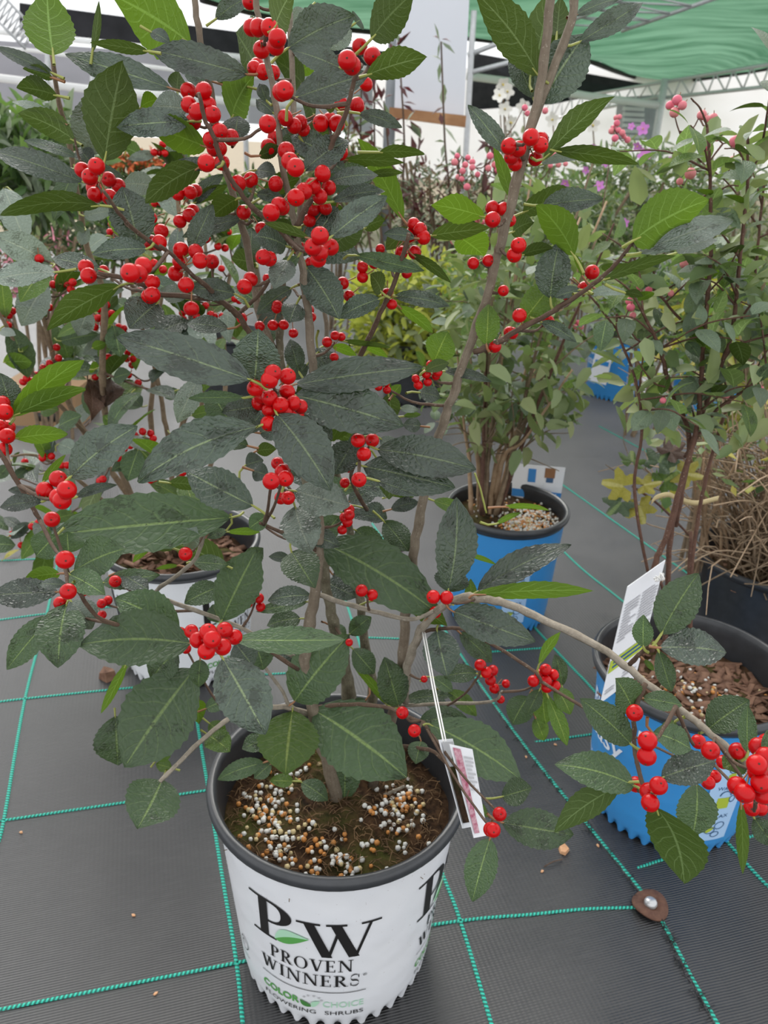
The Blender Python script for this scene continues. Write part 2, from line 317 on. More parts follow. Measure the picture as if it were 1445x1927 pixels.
for x0, x1, y0, y1, lb in ((90, 86, 88, 215, 'leftmost thin grey post of the side sheeting'), (176, 172, 100, 222, 'second thin grey post from the left in the side sheeting'), (470, 462, 100, 250, 'grey post in the side sheeting behind the berry shrub')):
    rail('side_post', ((x0, y0), (x1, y1)), 7.25, .022, 'galv', lb, 'post')
# ceiling of green shade cloth, sagging between the trusses
edge = [(380, -8), (545, 34), (700, 54), (885, 66), (1000, 84), (1100, 108), (1180, 138), (1250, 152), (1350, 140), (1445, 124), (1600, 92)]
HC = 2.3; E = [atZ(x, y, HC - .02) for x, y in edge]; b = MB(); n = len(E); k = 14; V = []
E = spline(E, 3); n = len(E)
for i, e in enumerate(E):
    near = Vector((e.x * .62, 6.0, HC + .22))
    for j in range(k + 1):
        tt = j / k; p = e.lerp(near, tt); s = -.16 * math.sin(PI * min(1, tt * 2.2)) + .05 * noise.noise(Vector((p.x * 1.2, p.y * .9, 3)))
        V.append(p + Vector((0, 0, s)))
b.add(V, [(i * (k + 1) + j, i * (k + 1) + j + 1, (i + 1) * (k + 1) + j + 1, (i + 1) * (k + 1) + j) for i in range(n - 1) for j in range(k)])
tag(b.build('ceiling', 'shade_green'), 'sagging green shade cloth overhead', kind='structure')
b = MB(); b.tube([e + Vector((0, 0, -.03)) for e in E], .05, 6); tag(b.build('trim_1', 'black_cloth'), 'dark hem of the green shade cloth', kind='structure')
sheet('shade_screen', [(880, 208), (1040, 196), (1222, 160), (880, 98)], [15, 15, 15.5, 15], .05, 'black_cloth', 'black shade screen under the green cloth behind the right stem', 'thing', 'screen')
# hanging white board with wooden batten
wb = empty('hanging_board', atY(812, 214, 4.4)); tag(wb, 'large hanging white board with a wooden batten along its lower edge', 'board')
b = MB(); b.slab(quadpx([(742, 208), (872, 222), (888, -120), (752, -120)], 4.4), .02); b.build('panel', 'white_board', wb, smooth=False)
b = MB(); b.slab(quadpx([(732, 221), (874, 240), (876, 218), (733, 202)], 4.36), .05); b.build('batten', 'wood_batten', wb, smooth=False)
rail('support_post', ((748, -60), (741, 100), (733, 230)), 4.55, .042, 'steel_dull', 'thick grey steel post at the left edge of the white board', 'post', 4)
rail('support_post', ((892, 20), (887, 93), (876, 300)), 6.2, .020, 'galv', 'thin galvanised post right of the white board', 'post')
rail('support_post', ((1252, 148), (1240, 220), (1226, 305)), 11.5, .048, 'galv', 'galvanised post at the right under the corner of the green cloth', 'post')
rail('cross_brace', ((880, 104), (964, 71), (1080, 26)), 6.2, .016, 'galv', 'upper sloping brace from the post right of the white board', 'brace')
rail('cross_brace', ((880, 138), (964, 116), (1060, 98)), 6.2, .016, 'galv', 'lower sloping brace from the post right of the white board', 'brace')
rail('cross_brace', ((878, 143), (970, 155), (1100, 180), (1240, 198)), 11.5, .045, 'poly_white', 'long white rail running to the right hand post', 'brace')
def truss(label, top, bot, Y, nweb, r):
    A = [atY(*p, y) for p, y in zip(top, Y)]; B = [atY(*p, y) for p, y in zip(bot, Y)]
    t = empty('roof_truss', (A[0] + B[0]) / 2); tag(t, label, 'truss')
    MB().tube(A, r, 6).build('chord', 'galv', t); MB().tube(B, r, 6).build('chord', 'galv', t)
    for i in range(nweb):
        a, c = i / nweb, (i + .5) / nweb
        MB().tube([A[0].lerp(A[1], a), B[0].lerp(B[1], c)], r * .5, 5).build('web', 'galv', t)
        MB().tube([B[0].lerp(B[1], c), A[0].lerp(A[1], (i + 1) / nweb)], r * .5, 5).build('web', 'galv', t)
truss('galvanised roof truss along the front edge of the green cloth at far right', ((1250, 154), (1560, 102)), ((1252, 184), (1560, 150)), (11.5, 10.5), 9, .022)
truss('galvanised roof truss running left from the right hand post', ((1250, 154), (1040, 190)), ((1247, 180), (1030, 226)), (11.5, 16), 9, .02)
truss('galvanised roof truss crossing under the green cloth at top right', ((1060, 46), (1230, -30)), ((1170, 58), (1370, -12)), (7, 6.2), 5, .014)
truss('small ladder truss at the top left corner', ((-40, -60), (70, 62)), ((-62, -20), (48, 92)), (7.0, 7.0), 14, .012)
# louvred heater on the far wall
h = empty('wall_heater', atY(1205, 262, 12.2)); tag(h, 'pale louvred heater box beside the right hand post', 'heater')
b = MB(); b.slab(quadpx([(1168, 262), (1226, 266), (1240, 178), (1180, 182)], 12.4), -.5); b.build('housing', 'steel_dull', h, smooth=False)
for i in range(7):
    y = 190 + i * 10.5
    b = MB(); b.slab(quadpx([(1172, y + 7), (1212, y + 9), (1213, y + 2), (1173, y)], 12.36), -.02); b.build('louvre', 'poly_white', h, smooth=False)

# ================================================================ pots
def font_mesh(txt, size):
    c = D.curves.new('t', 'FONT'); c.body = txt; c.size = size; c.resolution_u = 3; o = D.objects.new('t', c); COL.objects.link(o)
    dg = bpy.context.evaluated_depsgraph_get(); dg.update(); m = D.meshes.new_from_object(o.evaluated_get(dg))
    V = [v.co.copy() for v in m.vertices]; Fc = [tuple(p.vertices) for p in m.polygons]; D.objects.remove(o); D.curves.remove(c); D.meshes.remove(m); return V, Fc
def fit(txt, x0, x1, y0, h, bold=0):
    V, Fc = font_mesh(txt, 1.); xs = [v.x for v in V]; ys = [v.y for v in V]; sx = (x1 - x0) / (max(xs) - min(xs)); sy = h / .72
    return [((v.x - min(xs)) * sx + x0, v.y * sy + y0) for v in V], Fc
def stroke(a, c, w0, n=6): 
    (ax, ay), (cx, cy) = a, c; V = []; 
    for i in range(n + 1):
        f = i / n; V += [(ax + (cx - ax) * f - w0 / 2, ay + (cy - ay) * f), (ax + (cx - ax) * f + w0 / 2, ay + (cy - ay) * f)]
    return V, [(2 * i, 2 * i + 1, 2 * i + 3, 2 * i + 2) for i in range(n)]
def bar(x0, x1, y, h, n=4):
    V = []
    for i in range(n + 1): x = x0 + (x1 - x0) * i / n; V += [(x, y), (x, y + h)]
    return V, [(2 * i, 2 * i + 2, 2 * i + 3, 2 * i + 1) for i in range(n)]
def bowl(x0, y0, y1, wd, thick, thin, a0=-90, a1=90, n=14):
    cy = (y0 + y1) / 2; ry = (y1 - y0) / 2; V = []
    for i in range(n + 1):
        a = math.radians(a0 + (a1 - a0) * i / n); k = abs(math.cos(a)); th = thin + (thick - thin) * k
        V += [(x0 + math.cos(a) * wd, cy + math.sin(a) * ry), (x0 + math.cos(a) * (wd - th), cy + math.sin(a) * (ry - thin))]
    return V, [(2 * i, 2 * i + 2, 2 * i + 3, 2 * i + 1) for i in range(n)]
def serif_letter(ch, h):
    # roman capital of height h: list of pieces and its advance
    T, t, sh = .15 * h, .05 * h, .045 * h; P = []
    def ser(x, y, wd=.34 * h): P.append(bar(x - wd / 2, x + wd / 2, y, sh))
    if ch == 'P' or ch == 'R':
        P.append(stroke((.17 * h, 0), (.17 * h, h), T)); ser(.17 * h, 0); P.append(bar(0, .35 * h, h - sh, sh)); P.append(bowl(.24 * h, .46 * h, h, .36 * h, T, t)); 
        if ch == 'R': P.append(stroke((.34 * h, .48 * h), (.62 * h, 0), T)); ser(.66 * h, 0, .22 * h); return P, .78 * h
        return P, .66 * h
    if ch == 'O': P.append(bowl(.42 * h, -.01 * h, 1.01 * h, .40 * h, T, t, -90, 270, 28)); return P, .88 * h
    if ch == 'V': P.append(stroke((.14 * h, h), (.40 * h, 0), T)); P.append(stroke((.66 * h, h), (.42 * h, 0), t * 1.3)); ser(.14 * h, h - sh); ser(.66 * h, h - sh, .28 * h); return P, .80 * h
    if ch == 'W':
        for x in (0, .40 * h): P.append(stroke((.14 * h + x, h), (.36 * h + x, 0), T)); ser(.14 * h + x, h - sh, .3 * h)
        P.append(stroke((.56 * h, h), (.38 * h, 0), t * 1.3)); P.append(stroke((1.0 * h, h), (.78 * h, 0), t * 1.3)); ser(1.0 * h, h - sh, .28 * h); return P, 1.16 * h
    if ch == 'E':
        P.append(stroke((.17 * h, 0), (.17 * h, h), T)); P.append(bar(0, .58 * h, 0, sh)); P.append(bar(0, .55 * h, h - sh, sh)); P.append(bar(.17 * h, .45 * h, .48 * h, sh))
        for x, a, c in ((.56, 0, .22), (.53, .8, 1.), (.44, .38, .62)): P.append(stroke((x * h, a * h), (x * h, c * h), t))
        return P, .68 * h
    if ch == 'N': P.append(stroke((.15 * h, 0), (.15 * h, h), t * 1.3)); P.append(stroke((.17 * h, h), (.72 * h, 0), T)); P.append(stroke((.72 * h, 0), (.72 * h, h), t * 1.3)); ser(.15 * h, 0, .28 * h); ser(.12 * h, h - sh, .24 * h); ser(.72 * h, h - sh, .28 * h); return P, .90 * h
    if ch == 'I': P.append(stroke((.18 * h, 0), (.18 * h, h), T)); ser(.18 * h, 0); ser(.18 * h, h - sh); return P, .38 * h
    if ch == 'S':
        V = []; n = 24
        for i in range(n + 1):
            f = i / n; 
            if f < .5: a = math.radians(30 + 240 * f * 2 * .98); cx, cy, ry = .29 * h, .75 * h, .26 * h
            else: a = math.radians(90 - 240 * (f - .5) * 2); cx, cy, ry = .29 * h, .25 * h, .26 * h
            th = T * (.45 + .55 * abs(math.sin(PI * f))); rx = .22 * h; V += [(cx + math.cos(a) * rx, cy + math.sin(a) * ry - th * .4), (cx + math.cos(a) * rx, cy + math.sin(a) * ry + th * .4)]
        P.append((V, [(2 * i, 2 * i + 1, 2 * i + 3, 2 * i + 2) for i in range(n)])); P.append(stroke((.50 * h, .70 * h), (.50 * h, .97 * h), t)); P.append(stroke((.08 * h, .04 * h), (.08 * h, .3 * h), t)); return P, .62 * h
    return P, .4 * h
def serif_word(txt, x0, x1, y, h):
    L = []; x = 0
    for ch in txt: P, ad = serif_letter(ch, h); L += [([(vx + x, vy) for vx, vy in V], Fc) for V, Fc in P]; x += ad + .05 * h
    k = (x1 - x0) / (x - .05 * h); return [([(x0 + vx * k, y + vy) for vx, vy in V], Fc) for V, Fc in L]
def leaf2d(x, y, L, Wd, a, half=0, n=10):
    V = []; ca, sa = math.cos(a), math.sin(a)
    for i in range(n + 1):
        f = i / n; hw = Wd / 2 * math.sin(PI * f ** .8) ; lo, hi = (-hw if half <= 0 else 0), (hw if half >= 0 else 0)
        for q in (lo, hi): px, py = f * L, q + .12 * L * math.sin(PI * f); V.append((x + px * ca - py * sa, y + px * sa + py * ca))
    return V, [(2 * i, 2 * i + 2, 2 * i + 3, 2 * i + 1) for i in range(n)]
def ring2d(x, y, rx, ry, th, n=20, a0=0, a1=360):
    V = []
    for i in range(n + 1): a = math.radians(a0 + (a1 - a0) * i / n); V += [(x + math.cos(a) * rx, y + math.sin(a) * ry), (x + math.cos(a) * (rx - th), y + math.sin(a) * (ry - th))]
    return V, [(2 * i, 2 * i + 1, 2 * i + 3, 2 * i + 2) for i in range(n)]
class Pot:
    def __init__(s, name, label, c, h, r0, r1, rim, body, soilz, seed, lean=(0, 0)):
        s.c = Vector((c[0], c[1], 0)); s.h = h; s.r0 = r0; s.r1 = r1; s.root = empty(name, s.c); tag(s.root, label, 'plant pot'); s.rim = rim
        n = 288; b = MB(); prof = [(h * .93, 0), (h * .7, 0), (h * .45, 0), (h * .2, 0), (h * .10, 0), (h * .075, 1), (h * .03, 2), (0, 3)]
        V = []; rr = random.Random(seed)
        for z, kd in prof:
            for j in range(n):
                a = 2 * PI * j / n; fl = .5 + .5 * math.cos(a * 36); rad = s.rad(z) + .0012 * noise.noise(Vector((math.cos(a) * 2.2, math.sin(a) * 2.2, z * 9 + seed)))
                zz = z
                if kd == 1: rad -= .0006
                if kd == 2: rad -= .004 * (1 - fl) + .001
                if kd == 3: rad -= .005 * (1 - fl) + .002; zz = .011 * (1 - fl) ** 2
                V.append((rad * math.sin(a), -rad * math.cos(a), zz))
        Fc = [((i + 1) * n + j, (i + 1) * n + (j + 1) % n, i * n + (j + 1) % n, i * n + j) for i in range(len(prof) - 1) for j in range(n)]
        b.add(V, Fc); s.put(b, 'sleeve', body)
        b = MB(); b.lathe([(.001, .010), (s.r0 - .012, .010), (s.r0 - .006, h * .14)], 36); s.put(b, 'base', 'plastic_black')
        R1 = rim; t = s.rad(h * .93)
        b = MB(); b.lathe([(t + .0005, h * .915), (t + .003, h * .935), (R1 - .004, h * .94), (R1 - .001, h * .955), (R1, h * .975), (R1 - .002, h * .993), (R1 - .006, h), (R1 - .010, h * .993), (R1 - .0125, h * .97), (t - .004, h * .93), (t - .010, soilz - .02)], 72)
        s.put(b, 'rim', 'plastic_black')
        rs = t - .006; b = MB(); m = 30; V = [(0, 0, 0)] ; rings = 12; V = []
        for i in range(rings + 1):
            for j in range(m):
                a = 2 * PI * j / m; q = rs * i / rings; x, y = q * math.sin(a), -q * math.cos(a)
                V.append((x, y, soilz + .010 * (1 - (i / rings) ** 2) + .008 * noise.noise(Vector((x * 22 + seed, y * 22, 0))) + .004 * noise.noise(Vector((x * 70, y * 70, seed)))))
        b.add(V, [(i * m + j, (i + 1) * m + j, (i + 1) * m + (j + 1) % m, i * m + (j + 1) % m) for i in range(rings) for j in range(m)])
        s.soil = s.put(b, 'soil', 'soil'); s.soil['kind'] = 'stuff'; s.soilz = soilz; s.rs = rs; s.seed = seed
        s.root.rotation_euler = (lean[0], lean[1], 0)
    def rad(s, z): return s.r0 + (s.r1 - s.r0) * z / s.h
    def put(s, b, name, m, parent=None):
        o = link(name, mesh(name, b.V, b.F, m, b.m, True, b.uv)); o.parent = parent or s.root; return o
    def soil_at(s, x, y): 
        q = math.hypot(x, y) / s.rs; return s.soilz + .010 * (1 - q * q) + .008 * noise.noise(Vector((x * 22 + s.seed, y * 22, 0))) + .004 * noise.noise(Vector((x * 70, y * 70, s.seed)))
    def ink(s, name, pieces, m, s0=0., off=.0010):
        b = MB()
        for V, Fc in pieces:
            W = []
            for x, z in V: rd = s.rad(z); a = (x + s0) / rd; rr = rd + off + .0012 * noise.noise(Vector((math.cos(a) * 2.2, math.sin(a) * 2.2, z * 9 + s.seed))); W.append((rr * math.sin(a), -rr * math.cos(a), z))
            b.add(W, Fc)
        return s.put(b, name, m)
    def pellets(s, n, spots, rad=(.0024, .0037)):
        rr = random.Random(s.seed); groups = [[], [], []]
        b = MB(); ico = bmesh.new(); bmesh.ops.create_icosphere(ico, subdivisions=1, radius=1); IV = [v.co.copy() for v in ico.verts]; IF = [tuple(v.index for v in f.verts) for f in ico.faces]; ico.free()
        for k in range(n):
            if rr.random() < .90: cx, cy, sp = rr.choice(spots); x = rr.gauss(cx, sp); y = rr.gauss(cy, sp)
            else: q = s.rs * .93 * math.sqrt(rr.random()); a = rr.random() * 6.3; x, y = q * math.cos(a), q * math.sin(a)
            if math.hypot(x, y) > s.rs * .95: continue
            r_ = rr.uniform(*rad); z = s.soil_at(x, y) + r_ * rr.uniform(.4, 1.)
            b.add([Vector((x, y, z)) + v * r_ for v in IV], IF, rr.choice((0, 0, 0, 1, 1, 2)))
        o = link('fertiliser_pellets', mesh('fertiliser_pellets', b.V, b.F, ['pellet_white', 'pellet_orange', 'pellet_cream'], b.m)); o.parent = s.soil; o['kind'] = 'stuff'
    def litter(s, n, m, chip=False):
        rr = random.Random(s.seed + 5); b = MB()
        for k in range(n):
            q = s.rs * .95 * math.sqrt(rr.random()); a = rr.random() * 6.3; x, y = q * math.cos(a), q * math.sin(a); z = s.soil_at(x, y); p = Vector((x, y, z + .001)); a = rr.random() * 6.3
            if chip:
                L, W2 = rr.uniform(.008, .022), rr.uniform(.003, .008); d = Vector((math.cos(a), math.sin(a), rr.uniform(-.4, .5))).normalized(); e = d.cross(Vector((rr.uniform(-.5, .5), rr.uniform(-.5, .5), 1))).normalized()
                b.slab([p - d * L - e * W2, p + d * L - e * W2 * .6, p + d * L * .9 + e * W2, p - d * L * .8 + e * W2], .002)
            else:
                L = rr.uniform(.006, .016); d = Vector((math.cos(a), math.sin(a), rr.uniform(-.2, .6))) * L; b.tube([p, p + d * .5 + Vector((0, 0, .002)), p + d + Vector((rr.uniform(-.003, .003), 0, -.001))], .0005, 3, cap=False)
        o = link('soil_litter', mesh('soil_litter', b.V, b.F, m, b.m)); o.parent = s.soil; o['kind'] = 'stuff'
def brand_print(p, s0, zs=1., full=True):
    # big P and W with a leaf between them
    h = .066 * zs; T = .019 * zs; z0 = .150 * zs; x = -.052
    big = [stroke((x, z0), (x, z0 + h), .0115), bar(x - .016, x + .016, z0, .003), bar(x - .019, x + .006, z0 + h - .003, .003), bowl(x + .004, z0 + .027, z0 + h, .031, .0125, .0032)]
    w0 = .143 * zs; wh = .058 * zs
    for a, c, tk in (((.001, w0 + wh), (.021, w0), .0115), ((.036, w0 + wh), (.0225, w0), .0035), ((.030, w0 + wh), (.050, w0), .0115), ((.068, w0 + wh), (.0515, w0), .0035)): big.append(stroke(a, c, tk))
    for x, wd in ((.001, .026), (.031, .022), (.068, .022)): big.append(bar(x - wd / 2, x + wd / 2, w0 + wh - .003, .003))
    p.ink('emblem', big, 'ink_black', s0)
    lf = p.ink('emblem_leaf', [leaf2d(-.038, .154 * zs, .044, .022, math.radians(24), 1)], 'ink_pale', s0, .0016); p.ink('emblem_leaf', [leaf2d(-.038, .154 * zs, .044, .022, math.radians(24), -1)], 'ink_green', s0, .0016)
    p.ink('lettering', serif_word('PROVEN', -.046, .050, .1165 * zs, .021 * zs), 'ink_black', s0)
    p.ink('lettering', serif_word('WINNERS', -.060, .058, .0885 * zs, .021 * zs), 'ink_black', s0)
    p.ink('registered_mark', [ring2d(.0625, .106 * zs, .0022, .0022, .0005), fit('R', .0614, .0636, .1048 * zs, .0024)], 'ink_black', s0)
    p.ink('rule', [bar(-.060, .064, .076 * zs, .0011, 24)], 'ink_black', s0)
    if not full: return
    V, Fc = fit('COLOR', -.060, -.012, .047 * zs, .0125 * zs); p.ink('lettering', [(V, Fc), ([(x + .0009, y) for x, y in V], Fc), ([(x, y + .0007) for x, y in V], Fc)], 'ink_green', s0)
    p.ink('lettering', [fit('CHOICE', .016, .062, .047 * zs, .0115 * zs)], 'ink_pale', s0)
    p.ink('lettering', [fit(t, a, c, .032 * zs, .0075 * zs) for t, a, c in (('FLOWERING', -.058, .008), ('SHRUBS', .018, .062))], 'ink_black', s0)
    p.ink('emblem_leaf', [leaf2d(.003, .046 * zs, .017, .008, math.radians(140))], 'ink_dkgreen', s0, .0016); p.ink('emblem_leaf', [leaf2d(.004, .046 * zs, .016, .0075, math.radians(55))], 'ink_pale', s0, .0016)
    p.ink('emblem_dots', [ring2d(.004 + .011 * math.cos(a), .057 * zs + .010 * math.sin(a), .0016, .0016, .0015, 10) for a in (.3, .8, 1.4, 2., 2.6)], 'ink_grey', s0)
pot_main = Pot('nursery_pot', 'white printed nursery pot with black rim in the foreground holding the berry shrub', (-.04, .69), .28, .115, .139, .1475, 'sleeve_white', .225, 3)
brand_print(pot_main, -.0225); brand_print(pot_main, .174)
tiny = []
for i in range(3): tiny += [bar(-.0030 + 0 * k, .0, .115 + k * .004 + i * .001, .0022 + .0012 * ((k * 7 + i) % 3) / 2, 1) for k in range(22 if i else 26)]
pot_main.ink('fine_print', [([(x * .35 - .147 + .007 * (j % 2), y) for x, y in V], Fc) for j, (V, Fc) in enumerate(tiny)], 'ink_grey')
pot_main.ink('recycling_mark', [ring2d(-.118, .084, .009, .012, .0012), ring2d(-.118, .084, .005, .007, .0012, 14, 30, 250), bar(-.127, -.110, .060, .0012)], 'ink_black')
pot_main.pellets(370, [(.072, -.012, .017), (.066, -.032, .018), (.075, .01, .014), (-.088, -.012, .014), (-.075, -.03, .018), (-.062, -.062, .016), (.008, -.095, .016), (-.02, -.07, .02), (-.07, .03, .02)]); pot_main.litter(900, 'fibre')
pot_wb = Pot('nursery_pot', 'white printed nursery pot with black rim behind the left foliage', (-.37, 1.29), .26, .115, .136, .145, 'sleeve_white', .205, 9); brand_print(pot_wb, -.165, .92); brand_print(pot_wb, .122, .92)
pot_wb.litter(200, 'bark_chip', True)
def easy_print(p, sp, sw, wide=.05):
    # pale instruction strip with icons
    def z(k): return p.h * k
    x0, x1 = sp - wide / 2, sp + wide / 2
    V = []; n = 8
    for i in range(n + 1):
        for j in range(2): V.append((x0 + (x1 - x0) * i / n - .0, z(.13) + (z(.80) - z(.13)) * j))
    b = p.ink('instruction_strip', [(V, [(2 * i, 2 * i + 2, 2 * i + 3, 2 * i + 1) for i in range(n)])], 'panel_pale', 0, .0012)
    for t, k in (('PLANT', .735), ('WATER', .535), ('RELAX', .315)): p.ink('strip_lettering', [fit(t, sp - .015, sp + .015, z(k), .007)], 'ink_navy', 0, .0018)
    for q_ in ([ring2d(sp, z(.49), .009, .010, .002, 16, 0, 180), ring2d(sp + .012, z(.46), .005, .007, .0014), ring2d(sp + .007, z(.25), .008, .008, .0013), ring2d(sp - .006, z(.215), .008, .007, .0013), ring2d(sp + .004, z(.18), .007, .006, .0013), ring2d(sp, z(.69), .008, .008, .0014)]): p.ink('strip_icon', [q_], 'ink_navy', 0, .0018)
    for q_ in ([bar(sp - .010, sp + .009, z(.39), .022), leaf2d(sp - .014, z(.20), .018, .012, .6), leaf2d(sp, z(.61), .016, .012, 1.3)]): p.ink('strip_icon', [q_], 'ink_lime', 0, .0015)
    W1 = fit("Bloomin'", sw - .062, sw + .050, z(.67), .034); W2 = fit('easy', sw - .050, sw + .030, z(.51), .034)
    p.ink('lettering', [W1, W2, ([(x + .0016, y) for x, y in W1[0]], W1[1]), ([(x + .0016, y) for x, y in W2[0]], W2[1])], 'ink_white', 0, .0012)
    p.ink('lettering', [fit('Plant. Water. Relax.', sw - .062, sw + .045, z(.33), .009), fit('bloomineasyplants.com', sw - .062, sw + .030, z(.22), .008)], 'ink_white', 0, .0012)
pot_blue = Pot('nursery_pot', 'bright blue nursery pot at the right with a pale instruction strip', (.46, .96), .26, .115, .136, .145, 'sleeve_blue', .205, 21)
easy_print(pot_blue, .028, -.155); pot_blue.litter(330, 'bark_chip', True); pot_blue.pellets(120, [(-.03, .0, .03), (.02, -.03, .03)])
pot_mid = Pot('nursery_pot', 'blue nursery pot in the middle distance with orange fertiliser on its soil', (.255, 1.50), .255, .105, .121, .128, 'sleeve_blue', .222, 33)
easy_print(pot_mid, .018, -.16, .05); pot_mid.pellets(900, [(.06, -.01, .03), (.03, -.06, .02)], (.002, .0034))
pot_mid.ink('recycling_mark', [ring2d(.068, .05, .008, .008, .0016, 3, 90, 450)], 'ink_white', 0, .0014)
pot_dry = Pot('nursery_pot', 'black nursery pot holding the dry twiggy shrub behind the right blue pot', (.74, 1.34), .25, .115, .136, .145, 'plastic_black', .20, 41); pot_dry.litter(160, 'bark_chip', True)
pot_lime = Pot('nursery_pot', 'black nursery pot holding the yellow-green shrub in the middle background', (.10, 3.02), .24, .12, .14, .15, 'plastic_black', .19, 47)
pot_lb = Pot('nursery_pot', 'black nursery pot in the background behind the left white pot', (-.60, 3.0), .24, .12, .14, .15, 'plastic_black', .19, 53)
for nm, c, sd, lb in (('nursery_pot', (.93, 3.2), 61, 'far blue nursery pot behind the coralberry stems, left of its neighbour'), ('nursery_pot', (1.23, 3.02), 67, 'far blue nursery pot with a white card, right of its neighbour')):
    q = Pot(nm, lb, c, .26, .115, .136, .145, 'sleeve_blue', .21, sd); easy_print(q, .03, -.15)
# ================================================================ plant tools
def wprof(u, k=.88, tip=1.):
    return max(0., math.sin(PI * u ** k)) ** .72 * (1 - .25 * tip * max(0, (u - .7) / .3) ** 2)
def leaf_obj(name, parent, B, T, wpx_half, n, mats, nu=22, serr=.035, arch=.08, fold=.12, wave=.04, pet=.0, petdir=None, k=.88, seed=0, side=0., curl=0.):
    """one leaf: B base, T tip, half width in metres, n normal of its upper face"""
    rr = random.Random(seed); X = T - B; L = X.length; X.normalize(); n = (n - X * n.dot(X)).normalized(); Wv = n.cross(X)
    V = []; uv = []; cols = (-1, -.5, 0, .5, 1); ph = rr.random() * 6; V0 = []
    def pt(u, v):
        w_ = wprof(u, k) * wpx_half; 
        h = arch * L * 4 * u * (1 - u) + fold * abs(v) * w_ + wave * wpx_half * math.sin(u * 9 + ph + (2 if v > 0 else 0)) * abs(v) ** 2 - curl * L * u ** 3
        return X * (L * u) + Wv * (w_ * v + side * L * 4 * u * (1 - u)) + n * h
    for i in range(nu + 1):
        u = i / nu; s = 1 + (serr if i % 2 else -serr) * (0 if i < 3 or i > nu - 1 else 1)
        for c in cols: V.append(pt(min(1, u + (.012 if i % 2 and abs(c) == 1 else 0)), c * (s if abs(c) == 1 else 1))); uv.append((u, .5 + c / 2))
    m5 = 5; Fc = [(i * m5 + j, i * m5 + j + 5, i * m5 + j + 6, i * m5 + j + 1) for i in range(nu) for j in range(4)]
    # orientation: upper face along +n
    fm = [0] * len(Fc)
    if pet > 0:
        d = (petdir if petdir is not None else -X).normalized(); P = [X * (L * .10) - n * .0004, Vector((0, 0, 0)), (d * .6 - X * .4).normalized() * pet * .5, d * pet]
        b = MB(); b.tube(P, [.0006, .0010, .0011, .0013], 5, cap=False); o = len(V); V += b.V; uv += [(0, .5)] * len(b.V); Fc += [tuple(i + o for i in f) for f in b.F]; fm += [1] * len(b.F)
    m = mesh('leaf', V, Fc, mats, fm, True, uv)
    return link(name, m, parent, Matrix.Translation(B))
def facing(P): return (CAM - P).normalized()
UP = Vector((0, 0, 1))
def berry_mesh(mat, seg=18, ring=12, ped=1.3, calyx=True, squash=.94):
    b = MB(); V = []
    for i in range(ring + 1):
        a = PI * i / ring; r_ = math.sin(a); z = -math.cos(a) * squash
        if i == 0: z += .05
        for j in range(seg): t_ = 2 * PI * j / seg; V.append((r_ * math.cos(t_), r_ * math.sin(t_), z))
    b.add(V, [(i * seg + j, i * seg + (j + 1) % seg, (i + 1) * seg + (j + 1) % seg, (i + 1) * seg + j) for i in range(ring) for j in range(seg)], 0)
    if calyx:
        b.tube([(0, 0, -.86 * squash), (0, 0, -1.03 * squash)], [.13, .10], 6, 1)
    if ped: b.tube([(0, 0, .85), (.05, 0, .95 + ped * .5), (0, 0, .95 + ped)], .10, 5, 2, False)
    return mesh('berry', b.V, b.F, [mat, 'calyx', 'petiole_red'], b.m)
BERRY = berry_mesh('berry_red'); BERRY_S = berry_mesh('berry_red', 12, 8); PINK = berry_mesh('berry_pink', 14, 10, .5)
def frame(zaxis, spin=0.):
    z = zaxis.normalized(); x = z.orthogonal().normalized(); y = z.cross(x); return (Matrix((x, y, z)).transposed() @ Matrix.Rotation(spin, 3, 'Z')).to_4x4()

def parse(txt):
    for blk in txt.strip().split('@')[1:]:
        ls = blk.strip().split(';'); ox, oy = map(float, ls[0].split())
        for l in ls[1:]:
            l = l.split()
            if l: yield ox, oy, l
class Shrub:
    def __init__(s, name, label, base, cat='shrub'):
        s.root = empty(name, base); tag(s.root, label, cat); s.S = []; s.seed = 0     # S: samples (px, py, z, P, weight)
    def stem(s, px, Y0, Y1, r0, r1, m, name='stem', k=6, sides=8, P3=None, w=1., knots=True):
        """px polyline from the root end outwards; radii in pixels"""
        if P3 is None:
            n = len(px); acc = [0.]
            for a, c in zip(px, px[1:]): acc.append(acc[-1] + math.hypot(a[0] - c[0], a[1] - c[1]))
            P3 = [atY(x, y, Y0 + (Y1 - Y0) * d / acc[-1]) for (x, y), d in zip(px, acc)]
            sc = [pix(p)[2] / F for p in (P3[0], P3[-1])]; r0, r1 = r0 * sc[0], r1 * sc[1]
        P = spline(P3, k); n = len(P); rr = random.Random(len(s.S)); rad = []
        for i, p in enumerate(P):
            f = i / (n - 1); r_ = r1 + (r0 - r1) * (1 - f) ** (1.9 if w < 1 else 1)
            if knots and i % 5 == 2: r_ *= 1.12
            rad.append(r_); P[i] = p + Vector((rr.uniform(-1, 1), rr.uniform(-1, 1), rr.uniform(-1, 1))) * r_ * .22
        o = MB().tube(P, rad, sides).build(name, m, s.root, P[0])
        for a, c in zip(P, P[1:]):
            for f in (0, .5): q = a.lerp(c, f); x, y, z = pix(q); s.S.append((x, y, z, q, w))
        return P
    def depth(s, x, y, default, kmax=70):
        L = sorted(((math.hypot(x - a[0], y - a[1]) + (6 if a[4] < 1 else 0), a[2]) for a in s.S))[:5]
        L = [(d, z) for d, z in L if d < kmax]
        if not L: return default
        ws = [1 / (d + 4) ** 2 for d, _ in L]; return sum(w_ * z for w_, (_, z) in zip(ws, L)) / sum(ws)
    def near3(s, P): return min(s.S, key=lambda a: (a[3] - P).length_squared)[3] if s.S else None

